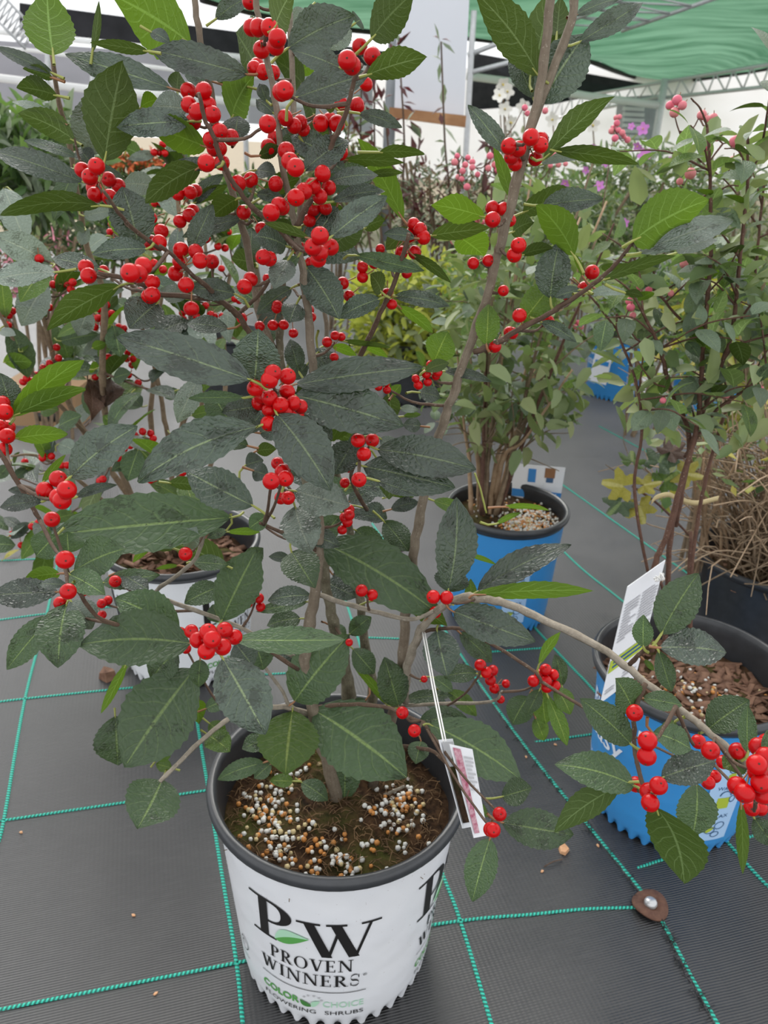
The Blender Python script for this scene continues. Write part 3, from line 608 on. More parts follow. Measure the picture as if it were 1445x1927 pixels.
# ================================================================ foreground winterberry
wb1 = Shrub('winterberry_shrub', 'foreground winterberry shrub with red berries growing in the white printed pot', (-.03, .70, .23))
MAIN = [  # polyline from the soil upward, Y0, Y1, r0, r1, material
 ([(700, 1480), (752, 1300), (757, 1230), (766, 1130), (780, 1030), (797, 930), (832, 800), (856, 730), (906, 590), (942, 460), (985, 300), (1020, 140), (1037, -30)], .72, .68, 10, 9, 'bark'),
 ([(938, 478), (968, 350), (1000, 240), (1068, 60), (1084, -20)], .69, .70, 9, 8, 'bark'),
 ([(640, 1540), (618, 1440), (592, 1350), (574, 1240), (588, 1140), (600, 1050), (598, 930), (596, 800), (590, 700), (578, 580), (568, 500), (550, 400), (530, 300), (519, 200), (500, 100), (486, 30), (478, -30)], .70, .66, 13, 5.5, 'bark'),
 ([(648, 1530), (650, 1420), (657, 1310), (640, 1220), (620, 1140), (602, 1020), (565, 860), (532, 700), (526, 610), (532, 500)], .73, .74, 16, 7, 'bark_base'),
 ([(664, 1520), (700, 1330), (688, 1220), (674, 1110), (655, 980), (630, 880)], .75, .76, 11, 7, 'bark_base'),
 ([(530, 690), (492, 600), (462, 450), (420, 300), (396, 170), (378, 80), (362, -20)], .74, .70, 8, 6, 'bark'),
 ([(626, 800), (617, 690), (612, 590), (600, 480)], .78, .78, 5, 4, 'bark'), ([(566, 420), (553, 220), (545, 30), (541, -20)], .72, .72, 6, 5, 'twig_grey'),
]
for px, a, c, r0, r1, m in MAIN: wb1.stem(px, a, c, r0, r1, m, w=.3)
TW = [
 ([(560, 470), (520, 425), (482, 398), (466, 380), (425, 320), (400, 252), (386, 225), (374, 175)], .66, .60, 6, 4, 'twig'),
 ([(486, 660), (465, 620), (447, 592), (413, 566), (380, 561), (300, 553), (285, 543), (240, 525), (183, 514)], .70, .60, 6, 4, 'twig'),
 ([(447, 594), (395, 545), (360, 515), (327, 482), (300, 462)], .68, .60, 5, 3, 'twig'), ([(447, 592), (482, 560), (505, 530), (525, 500)], .69, .66, 4, 3, 'twig'),
 ([(672, 680), (697, 630), (715, 590), (745, 525), (757, 485), (770, 440)], .72, .66, 5, 4, 'twig'),
 ([(553, 445), (570, 402), (590, 365), (612, 310), (627, 265), (649, 220), (664, 160), (680, 120)], .66, .60, 6, 4, 'twig'),
 ([(893, 663), (942, 642), (964, 627), (1030, 592), (1064, 570), (1097, 549), (1144, 512), (1171, 482), (1192, 453)], .69, .60, 6, 3, 'twig'),
 ([(762, 1320), (766, 1255), (785, 1200), (812, 1160), (860, 1126), (920, 1129), (964, 1140), (1044, 1176), (1144, 1228), (1214, 1285), (1297, 1348), (1350, 1392), (1405, 1438), (1425, 1475)], .72, .43, 8, 6, 'twig_grey'),
 ([(1186, 1250), (1205, 1230), (1228, 1213)], .50, .47, 5, 4, 'twig'), ([(1214, 1286), (1200, 1320), (1193, 1350), (1195, 1410), (1202, 1450), (1215, 1492)], .49, .44, 5, 4, 'twig'),
 ([(1272, 1330), (1288, 1370), (1305, 1402)], .46, .45, 4, 3, 'twig'), ([(1345, 1390), (1400, 1470), (1425, 1510)], .44, .43, 4, 3, 'twig'),
 ([(600, 1120), (650, 1136), (700, 1150), (772, 1166), (815, 1150)], .70, .66, 5, 4, 'twig_grey'), ([(790, 1190), (842, 1182), (885, 1190), (964, 1236), (1008, 1266), (1020, 1285)], .70, .64, 3.5, 3, 'twig'),
 ([(-40, 800), (0, 852), (43, 925), (62, 955), (75, 980)], .52, .52, 5, 4, 'twig'),
 ([(560, 1240), (470, 1190), (400, 1160), (297, 1119), (333, 1084), (370, 1047), (386, 990), (392, 970)], .70, .64, 4, 4, 'twig_grey'),
 ([(330, 1195), (240, 1180), (183, 1160), (147, 1111), (127, 1077), (122, 1055)], .62, .54, 4, 4, 'twig'),
 ([(592, 1345), (520, 1330), (443, 1347), (390, 1384), (327, 1444), (300, 1472)], .70, .60, 5, 4, 'twig_grey'), ([(590, 1350), (546, 1328), (532, 1302), (495, 1250)], .70, .66, 4, 3, 'twig_grey'),
 ([(600, 1330), (660, 1325), (730, 1332), (755, 1345), (800, 1360)], .70, .64, 4, 3, 'twig'), ([(700, 1330), (842, 1324), (925, 1320), (945, 1300)], .74, .68, 3.5, 2.5, 'twig_grey'),
 ([(690, 1400), (790, 1408), (825, 1422), (885, 1486), (922, 1540)], .70, .62, 4, 2.5, 'twig'), ([(560, 1260), (480, 1210), (400, 1185)], .66, .58, 4, 3, 'twig'),
 ([(592, 745), (560, 740), (520, 735)], .68, .62, 4, 3, 'twig'), ([(600, 960), (560, 935), (520, 915)], .70, .63, 4, 3, 'twig'), ([(690, 960), (660, 900), (678, 860)], .74, .64, 4, 3, 'twig'),
 ([(600, 1040), (550, 1010), (490, 985)], .69, .60, 4, 3, 'twig'), ([(893, 890), (905, 925), (915, 965)], .66, .66, 2, 2, 'petiole'), ([(840, 1330), (880, 1300), (912, 1255)], .70, .66, 2.5, 2, 'twig'),
 ([(180, 360), (150, 300), (140, 260)], .72, .72, 3, 2, 'twig'), ([(302, 470), (240, 420), (195, 360)], .62, .56, 4, 3, 'twig'), ([(985, 300), (978, 285), (965, 270)], .68, .66, 4, 3, 'twig'), ([(760, 1480), (700, 1505), (672, 1520)], .70, .73, 3, 4, 'twig_grey'),
]
for px, a, c, r0, r1, m in TW: wb1.stem(px, a, c, r0, r1, m, 'twig', 5, 6)

BER = """
@0 0;1062 512 45;1150 510 48;1065 590 42;1175 590 42;1110 630 48;1200 645 48;1090 690 45;1240 745 48;1305 775 46;1190 790 40;1165 920 50;1252 918 45;1210 840 40;1240 840 30;465 960 44;545 938 48;507 998 47;612 1012 42;538 1100 46;617 1112 46;668 1047 22;530 1060 30;1420 155 42;1435 385 42;1410 8 44;1005 1095 38;1075 1085 40;1105 1075 35;1070 1215 40;1015 1250 38;1090 1190 30;1345 1035 46;1415 1015 45;1376 1198 42;910 1305 42;897 1370 46;855 1370 40;855 1230 35;1020 1410 45;1105 1420 36;1160 1345 30
@482 0;10 155 50;75 155 45;120 215 52;110 260 45;30 280 48;40 405 45;95 410 42;5 370 40;160 510 53;140 520 45;165 665 46;65 700 50;215 710 32;250 690 32;270 735 28;585 262 45;515 340 55;655 318 50;540 370 48;620 475 40;480 585 42;570 595 45;365 695 48;415 680 45;455 698 48;475 860 45;105 780 42;70 830 45;170 850 48;190 910 42;222 945 52;110 1038 45;375 980 48;270 1080 48;225 1115 50;320 1050 40;85 1200 50;130 1160 40;145 1170 35;360 1110 40;320 1180 42;300 1245 38;390 1175 40;410 1060 35;360 1330 52;420 1395 48;320 1395 46;360 1430 35;30 1290 38;240 1400 40;890 1265 38;925 1295 42;825 1330 32;865 1330 35;945 1340 42;895 1425 40;700 1405 28;820 1425 28;1332 1175 42;1395 1180 40;1335 1240 45;1430 1245 38;1425 825 46;1440 885 35
@964 0;35 840 45;105 775 48;160 820 45;130 895 42;165 790 35;15 925 30;35 1385 45;10 1440 35
@964 482;450 90 42;405 180 40;320 220 40;40 335 42;200 370 38;0 435 35
@482 482;1395 195 32;1225 40 35;1310 25 35;1345 508 40;1430 430 35
@0 482;500 110 46;485 60 35;735 95 55;780 100 40;990 98 44;1050 163 46;1080 297 45;860 218 46;840 230 40;1130 25 46;1195 30 42;1380 172 44;1415 130 38;1015 30 40;585 80 30;810 55 30;1365 350 32;860 145 35;25 880 48;40 1015 45;10 830 35;0 960 40;25 1090 40;45 965 25;253 1322 50;328 1258 50;378 1320 55;350 1380 45;330 1360 40;1440 745 48
@482 482;95 660 50;75 700 50;178 678 48;75 800 47;30 790 40;175 765 46;138 840 47;210 830 40;75 870 38;165 880 40;230 895 42;15 830 35;70 945 47;250 850 25;575 1040 42;655 1040 40;608 1118 42;525 1190 35;580 1262 44;500 1280 30;120 1170 30;85 1270 50;150 1215 38;165 1255 48;180 1365 40;140 1365 38;525 1430 25;40 5 45;75 15 40;310 45 40;350 20 35;600 62 34;600 118 34;490 152 36;525 225 34;665 40 22;850 95 32;738 210 32;765 272 32;95 390 32;155 388 30;20 395 30;210 435 28;120 280 32;115 295 30;60 125 25;285 140 28;310 345 30;300 265 20;300 305 20;445 448 27;480 455 24;400 485 30;440 570 26;690 738 24;738 755 24;735 715 22;900 692 25;915 728 28;968 712 25;960 665 27;985 612 22;1025 655 28;1015 675 22
@0 964;367 268 53;293 40 45;385 447 47;340 512 38;650 390 35;1047 235 40;575 515 28;610 497 24;575 580 22;475 460 16;1015 685 38;1080 672 40;1175 675 45;1268 665 47;1115 720 42;1198 718 52;1258 760 50;1050 770 30;1165 785 35;1325 705 40;1435 480 30;1400 515 28
@482 964;15 485 30;25 535 28;525 15 32;515 55 25;485 100 28;500 30 25;595 442 36;655 468 28;1000 478 40;1075 482 40;1010 565 35;525 735 22;948 942 20;1265 862 34;1335 893 32;1300 905 34;1322 948 32;1410 968 25;1380 1057 24;1345 995 18;825 1132 36;893 1233 37;10 45 25
@964 964;188 888 34;232 917 30;190 953 34;118 953 34;240 980 30;195 990 28;155 915 22;690 1132 48;763 1290 55;758 1378 55;1118 1345 52;1050 1295 42;1270 1348 48;1390 1325 55;1380 1425 58;1440 1300 40;1190 1410 40;1430 1380 40
@964 1446;697 90 45;825 97 52;768 130 50;778 195 52;1105 80 40;1140 45 30;1310 140 58;1405 85 58;1270 100 45;1385 20 50;1350 225 45;1400 225 40;1415 150 45;-72 258 40;-108 348 42;-125 345 34
"""
BD = .0122      # berry diameter
bers = []
for ox, oy, l in parse(BER):
    x, y, r_ = float(l[0]), float(l[1]), float(l[2]); px, py = ox + x / 3, oy + y / 3; d = 2 * r_ / 3
    # berries partly hidden read smaller; the true size stays, the depth follows the clump
    z = F * BD / max(d, 21); ys = pix(atY(px, py, .66))[2]; z = min(max(z, .44), ys * 1.02 + .02)
    bers.append([px, py, z, d])
stem_samples = list(wb1.S)
for i, q in enumerate(bers):                    # hidden berries join the depth of the nearest larger one, slightly behind
    nb = [o for o in bers if o is not q and math.hypot(o[0] - q[0], o[1] - q[1]) < 26 and o[3] > q[3] * 1.12]
    if nb: o = min(nb, key=lambda o: math.hypot(o[0] - q[0], o[1] - q[1])); q[2] = o[2] + .007; q[3] = o[3] * .96
pts = [at(x, y, z) for x, y, z, d in bers]
# clumps
grp = list(range(len(pts)))
def find(i):
    while grp[i] != i: i = grp[i]
    return i
for i in range(len(pts)):
    for j in range(i):
        if (pts[i] - pts[j]).length < .024: grp[find(i)] = find(j)
clumps = {}
for i in range(len(pts)): clumps.setdefault(find(i), []).append(i)
for ids in clumps.values():
    c = sum((pts[i] for i in ids), Vector()) / len(ids); c = c - facing(c) * .006
    cand = [a for a in stem_samples if True]
    s_ = min(cand, key=lambda a: (a[3] - c).length + max(0, a[3].z - c.z) * 1.5)[3]
    if (s_ - c).length > .012:
        mid = s_.lerp(c, .55) - UP * .006 * min(1, (s_ - c).length / .05)
        wb1.stem(None, 0, 0, .0017, .0011, 'twig', 'twig', 4, 5, [s_, mid, c], .8)
    else: c = s_
    for i in ids:
        q = c + (pts[i] - c) * .15; zax = (q - pts[i]); zax = zax if zax.length > 1e-4 else UP.copy()
        zax = zax.normalized() + Vector((R.uniform(-.25, .25), R.uniform(-.25, .25), R.uniform(-.1, .35))); rad = bers[i][3] * bers[i][2] / F / 2
        o = link('berry', BERRY, wb1.root, Matrix.Translation(pts[i]) @ frame(zax, R.random() * 6) @ Matrix.Diagonal((rad, rad, rad, 1)))
        wb1.S.append((bers[i][0], bers[i][1], bers[i][2], pts[i], 1.))

LV = """
@0 0;300 310 265 -60 250 db;1075 245 640 -40 330 db;840 290 510 235 60 d;1400 420 855 285 150 u+;970 500 360 300 130 u;300 415 -30 265 60 u;300 440 130 385 55 d;325 540 95 490 100 d;430 800 110 635 130 d;300 655 65 570 40 up;515 880 535 530 200 up-;590 910 690 345 270 d+;1070 685 655 715 130 u+;475 1030 -40 840 120 u;1165 830 820 700 160 db-;1060 620 855 600 130 up-;570 1160 5 1195 100 d;785 1400 690 1050 205 u;1130 940 815 1140 140 d;1230 945 975 915 60 u+;870 1050 690 1040 110 up-;1400 490 1205 440 70 d-;1305 670 1420 430 170 db-;1445 390 1330 180 190 d-;1215 110 1400 -20 90 u-;980 1110 850 1100 80 up-;1080 1420 1200 1150 110 u;1360 1235 1025 1330 80 u+;1340 1120 1200 1220 110 d-;830 1405 515 1430 100 u+;340 940 45 840 50 u-;440 890 130 790 50 u-;510 920 440 830 90 u-;1090 1150 1260 980 70 u-;1090 1150 1290 1040 60 d-;1330 790 1345 650 130 u-;790 610 890 560 80 db-;1000 520 1010 400 90 d-;1200 460 1040 420 90 u-;850 180 960 240 60 u-;430 960 700 1000 70 u-;520 300 560 0 40 d-
@482 0;105 150 200 -60 150 d+;175 275 555 85 190 u+;650 220 880 -40 205 d+;480 385 200 280 110 u;215 555 640 405 150 u+;620 425 965 320 140 d+;270 490 105 335 160 d-;580 640 825 720 70 u;230 870 420 735 140 d-;270 965 525 785 130 u+;485 900 840 910 60 d;690 860 950 860 60 d;410 1025 690 985 80 u;830 1240 570 780 115 db;430 1140 730 1080 75 u;420 1340 740 1110 130 u+;270 1270 480 1160 120 d-;420 1390 610 1280 140 d-;610 1290 725 1240 80 d-;300 1345 45 1260 50 d+;210 1280 110 1240 40 d+;15 880 135 830 70 d+;0 960 110 980 80 u;0 1095 160 1130 60 u;1290 1225 985 1150 130 db;985 1330 1320 1290 90 d;1150 1340 1290 1445 150 db-;1415 870 1195 590 90 u;1440 1120 1340 820 60 db;330 650 250 550 100 d-;440 600 350 560 90 d-;150 720 230 850 80 u-;100 640 0 560 80 u-;60 570 20 470 60 u-;400 270 540 170 110 up-;900 1345 720 1320 60 u;860 1290 730 1410 90 d-;170 1390 0 1330 130 u;450 965 650 930 40 d-;640 985 830 970 40 d-;250 400 350 360 80 db-;370 1080 480 1050 50 db-;560 130 590 110 90 u-;290 60 200 150 80 up-
@964 0;150 430 -200 -40 195 d;100 440 200 -40 200 d-;250 200 270 -10 120 d-;165 590 420 190 235 u;375 240 735 15 105 u;350 90 620 -20 50 u;120 560 0 280 120 u-;170 900 570 540 110 d+;230 850 715 910 80 d;160 930 510 870 55 up-;60 1200 360 1070 110 d-;170 1160 515 1120 110 u;350 1445 145 1150 160 db+;680 1360 1110 1130 235 db+;715 1430 1245 1250 130 up;920 1430 1160 1350 70 up;0 1310 115 1250 100 d;50 1440 230 1400 60 d;215 1686 265 1365 165 u
@0 482;320 90 -60 140 110 up;570 75 290 0 90 u+;680 165 255 400 130 d+;890 265 730 410 175 u+;1330 215 1065 185 105 u+;1050 240 905 190 90 up-;1290 410 1055 385 85 u;1420 700 650 440 210 u+;75 905 465 565 130 db+;75 900 480 735 100 db+;1380 800 1060 800 60 ug+;1120 690 1000 940 115 upd;1470 850 1250 880 115 u;1460 960 765 1262 215 u+;395 1250 770 955 190 u+;1310 1475 276 1560 280 ug+;1430 1410 1050 1210 190 u+;950 1280 1130 1300 70 d-;80 1030 385 1000 95 db;80 880 0 660 125 u;240 1385 0 1420 80 u;160 1340 45 1320 40 u;240 1280 370 1120 40 db;430 1360 660 1290 50 u-;1445 40 1310 10 110 d-
@482 482;-10 710 10 410 220 u;215 725 940 610 160 u+;215 785 835 960 235 u+;115 890 425 1320 235 u+;680 1090 1245 1195 190 u+;600 1185 1125 1300 180 u+;545 1050 440 1230 150 u-;215 1325 525 1405 175 up+;250 870 430 1040 130 u-;560 -5 950 75 80 ug+;880 -10 1105 150 50 d;710 205 650 100 90 d+;280 60 470 360 175 u;700 240 460 350 100 u+;780 225 1095 285 75 u;805 285 1000 430 60 db;230 265 190 375 115 u+;200 180 0 330 85 u;150 320 0 385 60 u;180 20 100 185 115 up+;240 0 125 120 65 ug+;1005 595 1080 425 145 uy;950 650 1090 600 60 ub+;1300 500 1310 270 115 ub+;1060 650 1330 710 50 u;920 770 1040 800 80 u-;810 860 920 870 40 up-;830 905 930 895 30 ub-;770 785 815 725 50 ub;490 480 760 515 30 d;430 510 570 560 50 db-;610 510 745 570 40 db-;290 610 220 700 60 u-;930 960 830 950 70 u-;700 1030 820 1100 75 up-;520 1390 715 1280 105 u-;690 1270 920 1350 75 u;0 1100 115 1090 70 d-;1000 1380 1190 1450 65 ub-;440 1010 550 1040 60 d-;20 1000 140 960 120 u-;-60 1180 40 1150 90 u-;-20 1210 70 1240 90 u-;300 1480 260 1390 90 u-;600 1420 740 1480 100 u-;380 1330 470 1420 110 u-;760 1430 920 1390 70 u-;40 880 -60 1000 90 u-
@964 482;55 375 245 140 145 ub;380 190 240 230 60 u+;440 210 650 205 50 up;630 205 740 225 40 d;160 370 365 485 60 u;510 135 920 -10 60 d;400 120 340 -20 30 db
@0 964;375 520 330 880 215 ug+;285 590 30 890 135 ug;330 450 -60 470 140 u;340 345 140 375 80 db;420 330 700 200 180 ug;390 350 590 460 125 ug+;570 400 900 350 95 ug+;680 345 840 440 105 u;1015 655 650 480 200 ug;1075 740 440 750 255 ug+;1100 880 690 1440 335 ug+;1255 820 1500 1255 250 u+;1000 780 850 950 155 ug-;1130 830 1120 990 95 ug-;1330 740 1430 870 140 u-;1320 720 1950 715 130 ug+;1250 615 1445 205 215 ug+;1240 420 1040 515 115 ug;1240 620 1200 520 95 ug-;1090 280 1290 295 78 ug;1050 200 1110 85 95 up;980 205 800 145 80 d;850 180 750 285 42 db;1010 300 880 320 25 db;650 1150 665 1430 205 ug-;715 850 570 1135 50 db-;1120 1060 1120 1190 85 db-;1180 1190 1275 1265 80 ub-;1180 1260 1300 1350 115 ub;880 1400 960 1290 90 ub-;970 1445 880 1420 60 ub-;1160 1110 1290 1060 75 ug-;320 130 200 250 135 ug-;390 230 380 110 145 ug-;380 410 215 400 55 u;400 500 520 660 145 up-;1280 100 1165 145 45 ug;1280 110 1470 110 40 db;1491 1413 1224 1509 90 ug;915 1506 775 1788 250 ug
@482 964;360 165 1040 570 270 ug+;220 -30 310 220 195 up+;200 225 330 420 175 ug+;360 160 470 20 115 ug;560 100 730 220 115 ug-;720 50 860 220 125 ug;1085 440 1130 -85 195 u;1085 450 1120 310 165 u-;1245 450 1780 175 135 u;1230 465 1910 450 90 db+;1110 560 1580 730 170 u+;820 520 1080 640 110 d+;1020 665 1080 925 172 u+;1245 910 1060 930 92 ug;1150 680 1330 850 105 ug-;215 1070 520 690 250 ug+;805 1095 720 815 150 ug+;325 1115 850 1495 335 ug+;205 1120 165 1480 282 ub+;975 1195 1505 1510 230 ug+;920 1180 1220 1190 115 ug;830 1060 1110 1035 62 ug;1080 1010 1250 1150 80 ub-;545 770 670 910 110 ug-;525 690 650 590 90 ug-;740 1090 545 865 45 db;930 1290 900 1420 100 ug;498 1353 498 1640 140 ug+;255 1524 405 1625 95 ug;210 1518 78 1512 65 ub;84 1419 -12 1503 75 ug;54 1278 -80 1338 90 ug;573 1506 714 1473 75 ub;310 470 65 500 95 u;290 505 0 560 60 ug;250 600 60 640 100 ug;240 850 100 750 90 u-;0 760 40 890 125 ug-;390 390 570 480 105 u-;190 260 70 250 50 u-;1210 545 1210 375 60 ub-;740 240 850 275 16 db;1190 240 1360 295 26 db;430 350 540 400 75 u-;420 640 510 700 65 ug-;930 1040 1080 1100 85 u-;480 0 740 40 55 u-;1180 610 1340 560 60 ug-;60 20 -40 90 90 ug-;660 500 800 495 35 u-;1000 930 1110 1010 70 ug-;620 1060 540 1110 60 ug-;-60 300 40 200 90 ug-
@964 964;840 690 1050 340 192 ug+;830 765 1210 790 172 u+;740 760 740 580 96 ug+;825 780 900 1015 92 ug+;680 1110 590 940 142 ug;735 1050 960 1090 92 ug;670 1310 380 1050 152 ug+;920 1180 830 1260 60 ub;690 1545 235 1425 175 ug+;790 1245 1010 1340 130 ug-;840 1500 1150 1400 160 u;1100 1230 1340 1060 165 ug;1330 1360 1330 1090 85 ug+;1310 1400 1190 1440 110 ub;150 860 270 670 50 db;155 1000 85 1140 75 ug;170 1010 190 1195 105 ub-;200 1040 310 1320 75 ub;245 985 330 1140 92 ub;280 980 240 800 72 ug-;90 1040 0 1200 130 ug-;130 1160 180 1290 80 ub-;1450 1400 1440 1230 70 ug;740 830 800 895 28 ub;-45 -30 205 -20 30 db;-90 65 50 0 30 db
@964 1446;610 95 230 350 140 dk+;810 220 980 630 245 dk+;1040 85 1020 385 185 ug-;1290 190 1300 600 62 db;1365 280 1480 440 105 ug;-60 305 345 375 180 ug;-60 160 110 110 125 ug;-126 393 -228 756 150 ug;-222 192 -138 276 42 ub
"""
LM = {'': 'leaf_dark', 'g': 'leaf_green', 'b': 'leaf_bright', 'p': 'leaf_pale', 'y': 'leaf_bright', 'k': 'leaf_dark', 'd': 'leaf_dark'}
nl = 0
_rf = random.Random(21); LV += '@0 0'
for _i in range(34):        # inner leaves close to the main stems
    _x, _y = (_rf.gauss(610, 75), _rf.uniform(640, 1080)) if _i < 24 else (_rf.uniform(400, 640), _rf.uniform(260, 620)); _a = _rf.uniform(0, 6.28); _l = _rf.uniform(70, 130)
    LV += ';%d %d %d %d %d %s' % (_x * 3, _y * 3, (_x + math.cos(_a) * _l) * 3, (_y + math.sin(_a) * _l * .7) * 3, _l * 3 * _rf.uniform(.32, .46), _rf.choice(('u-', 'ug-', 'u-', 'd-')))
for ox, oy, l in parse(LV):
    bx, by, tx, ty, wd = map(float, l[:5]); fl = l[5]; nl += 1; rr = random.Random(nl * 13 + 5)
    bx, tx = ox + bx / 3, ox + tx / 3; by, ty = oy + by / 3, oy + ty / 3; wd /= 3
    up = fl[0] == 'u'; lay = -1 if fl.endswith('+') else 1 if fl.endswith('-') else 0; tone = fl[1] if len(fl) > 1 and fl[1] not in '+-' else ''
    dflt = pix(atY(bx, by, .66))[2]; z0 = wb1.depth(bx, by, dflt)
    z = z0 * (1 + .012) + (-.016 if lay < 0 else .03 if lay > 0 else 0)
    Lp = math.hypot(tx - bx, ty - by); lm = Lp * z / F
    # a leaf that looks short for its width points towards or away from the viewer
    ratio = Lp / max(wd, 1); dz = 0.
    if ratio < 2.1: dz = -lm * min(.9, (2.3 - ratio) * .6) * (1 if up else -1)
    if by > 300 and ty > by and up: dz -= .12 * lm
    if not up and ty < by: dz -= .05 * lm
    dz *= rr.uniform(.7, 1.1)
    zt = z + dz
    if lay > 0: zt = max(zt, z)
    B = at(bx, by, z); T = at(tx, ty, zt); X = (T - B).normalized(); fc = facing((B + T) / 2)
    n = (fc * 1. if up else -fc * 1.) + UP * (.55 if up else .9) + Vector((rr.uniform(-.25, .25), rr.uniform(-.2, .2), 0)) 
    n = (n - X * n.dot(X)).normalized()
    if (n.dot(fc) > 0) != up: n = ((fc if up else -fc) - X * (fc if up else -fc).dot(X)).normalized()
    Wv = n.cross(X); vis = (Wv - fc * Wv.dot(fc)).length
    Xp = (X - fc * X.dot(fc)).normalized(); vis = (Wv - fc * Wv.dot(fc)); vis = (vis - Xp * vis.dot(Xp)).length
    if vis < .62: # keep the blade from standing edge-on
        n = (n + (fc if up else -fc) * .9); n = (n - X * n.dot(X)).normalized(); Wv = n.cross(X); v2 = (Wv - fc * Wv.dot(fc)); vis = (v2 - Xp * v2.dot(Xp)).length
    hw = wd / 2 * z / F / max(vis, .5) * (1.2 if up else 1.12)
    mt = LM[tone]
    if tone == '' and not up: mt = 'leaf_green'
    a = wb1.near3(B); pd = a - B; pl = min(max(pd.length, .006), .016); pd = (pd.normalized() - X * 1.2) if pd.length < .035 else -X; pl = pl if (a - B).length < .035 else .009
    arch = rr.uniform(.02, .10) if up else rr.uniform(.02, .07)
    leaf_obj('leaf', wb1.root, B, T, hw, n, [mt, 'petiole' if rr.random() < .8 else 'petiole_red'], arch=arch, fold=rr.uniform(.02, .25), wave=rr.uniform(.02, .12), pet=pl, petdir=pd, k=rr.uniform(.82, 1.05), seed=nl, side=rr.uniform(-.03, .03), curl=rr.uniform(-.02, .06))
print('main leaves', nl, 'berries', len(bers), 'twigs', len(clumps))
# ================================================================ shared leaf blades for the plants behind
def blade(name, mat, k=.9, arch=.08, fold=.15, nu=8, pm='petiole', serr=0.):
    o = leaf_obj(name, None, Vector((0, 0, 0)), Vector((1, 0, 0)), 1., UP, [mat, pm], nu=nu, serr=serr, arch=arch, fold=fold * .25, wave=.0, k=k, seed=R.randrange(999))
    m = o.data; D.objects.remove(o); return m
def place_leaf(parent, m, B, X, n, L, W, name='leaf'):
    X = X.normalized(); n = (n - X * n.dot(X)).normalized(); Y = n.cross(X)
    mw = Matrix(((X.x * L, Y.x * W, n.x * L, B.x), (X.y * L, Y.y * W, n.y * L, B.y), (X.z * L, Y.z * W, n.z * L, B.z), (0, 0, 0, 1)))
    return link(name, m, parent, mw)
WBL = [blade('leaf', mt, k, a, f, 12, serr=.03) for mt, k, a, f in (('leaf_dark', .9, .1, .2), ('leaf_green', .85, .06, .1), ('leaf_green', 1., .12, .2), ('leaf_pale', .9, .1, .1), ('leaf_bright', .9, .05, .2), ('leaf_bright', 1.0, .1, .1), ('leaf_dark', 1., .03, .3))]
rv = lambda rr, a=1.: Vector((rr.uniform(-a, a), rr.uniform(-a, a), rr.uniform(-a, a)))

# ================================================================ second winterberry, behind on the left
wb2 = Shrub('winterberry_shrub', 'second winterberry shrub with smaller-looking red berries at the left behind the foreground shrub', (-.37, 1.29, .2))
Q = 1.29
for px, a, c, r0, r1 in (([(325, 1050), (300, 900), (283, 790), (291, 705), (300, 600), (310, 480)], Q, 1.25, 6, 3), ([(340, 1050), (338, 850), (350, 770), (360, 690), (356, 560), (340, 430), (330, 330)], Q, 1.2, 6, 3),
    ([(330, 1050), (321, 870), (310, 790), (293, 700), (262, 600), (240, 500), (230, 420)], Q, 1.15, 5, 3), ([(310, 1050), (255, 950), (205, 820), (192, 690), (196, 560), (163, 463), (150, 393), (130, 267), (110, 187), (98, 105)], Q, .86, 6, 4),
    ([(305, 1050), (240, 930), (160, 815), (113, 720), (90, 630), (60, 520), (40, 440)], Q, 1.12, 6, 3), ([(345, 1050), (400, 860), (425, 720), (420, 600), (440, 480)], Q, 1.35, 5, 3),
    ([(300, 1050), (180, 930), (80, 862), (20, 858)], Q, 1.1, 4, 2), ([(160, 815), (60, 700), (10, 610), (-20, 560)], 1.2, 1.1, 4, 3), ([(350, 1050), (372, 820), (385, 700), (392, 560), (380, 400)], Q, 1.4, 5, 3)):
    wb2.stem(px, a, c, r0, r1, 'twig_dull', w=1.)
B2 = """
@0 0;870 860 25;930 865 24;918 815 22;900 860 22;1030 848 22;630 1265 24;620 1310 22;650 1360 20;870 1150 22;905 1145 20;1230 1390 25;1270 1400 24;1290 1310 22;940 940 20;1000 1180 24
@0 482;222 15 32;300 160 26;330 125 24;410 148 28;400 188 26;370 155 24;470 220 24;450 245 24;420 245 24;555 268 26;600 275 26;565 300 25;630 325 24;600 335 25;555 350 26;585 385 25;535 400 24;520 350 22;698 408 25;670 400 22;15 280 25;45 285 25;15 320 25;50 335 24;45 390 24;70 310 24;-10 300 25;610 570 25;640 580 25;630 605 25;615 615 24;605 665 24;588 655 20;538 683 20;715 580 25;750 580 25;745 615 24;722 545 24;725 670 20;780 715 22;770 755 22;737 780 20;725 730 20;320 515 24;330 575 22;245 630 24;280 605 24;150 690 25;180 705 25;205 670 24;130 710 22;960 600 24;980 605 24;950 620 22;1205 815 28;1250 830 28;1280 810 26;1240 790 25;1225 785 24;850 1000 24;805 990 28;865 1030 22;760 1010 24;735 1070 24;700 1090 22;240 1140 26;290 1130 24;240 1120 24;350 1180 24;380 1180 24;335 1170 20;565 1270 25;580 1260 24;1030 1220 28;870 1255 24;850 1265 22;670 1140 20;815 60 28;870 40 28;920 75 24;830 150 28;870 150 26;790 200 22;1030 320 24;1035 355 24;1160 280 24;1110 340 24;1190 330 24;1210 340 24;1255 340 24;1280 440 22;1350 250 24;1325 240 24;280 290 24;550 820 20;1250 70 22;140 1160 22;100 1250 20;1060 400 22;420 500 20
@0 964;70 122 22;120 185 22;215 60 24;180 80 22
"""
prs = []
for ox, oy, l in parse(B2):
    px, py, d = ox + float(l[0]) / 3, oy + float(l[1]) / 3, 2 * float(l[2]) / 3; z = min(1.36, max(.98, F * .0125 / d)); prs.append((px, py, z, d))
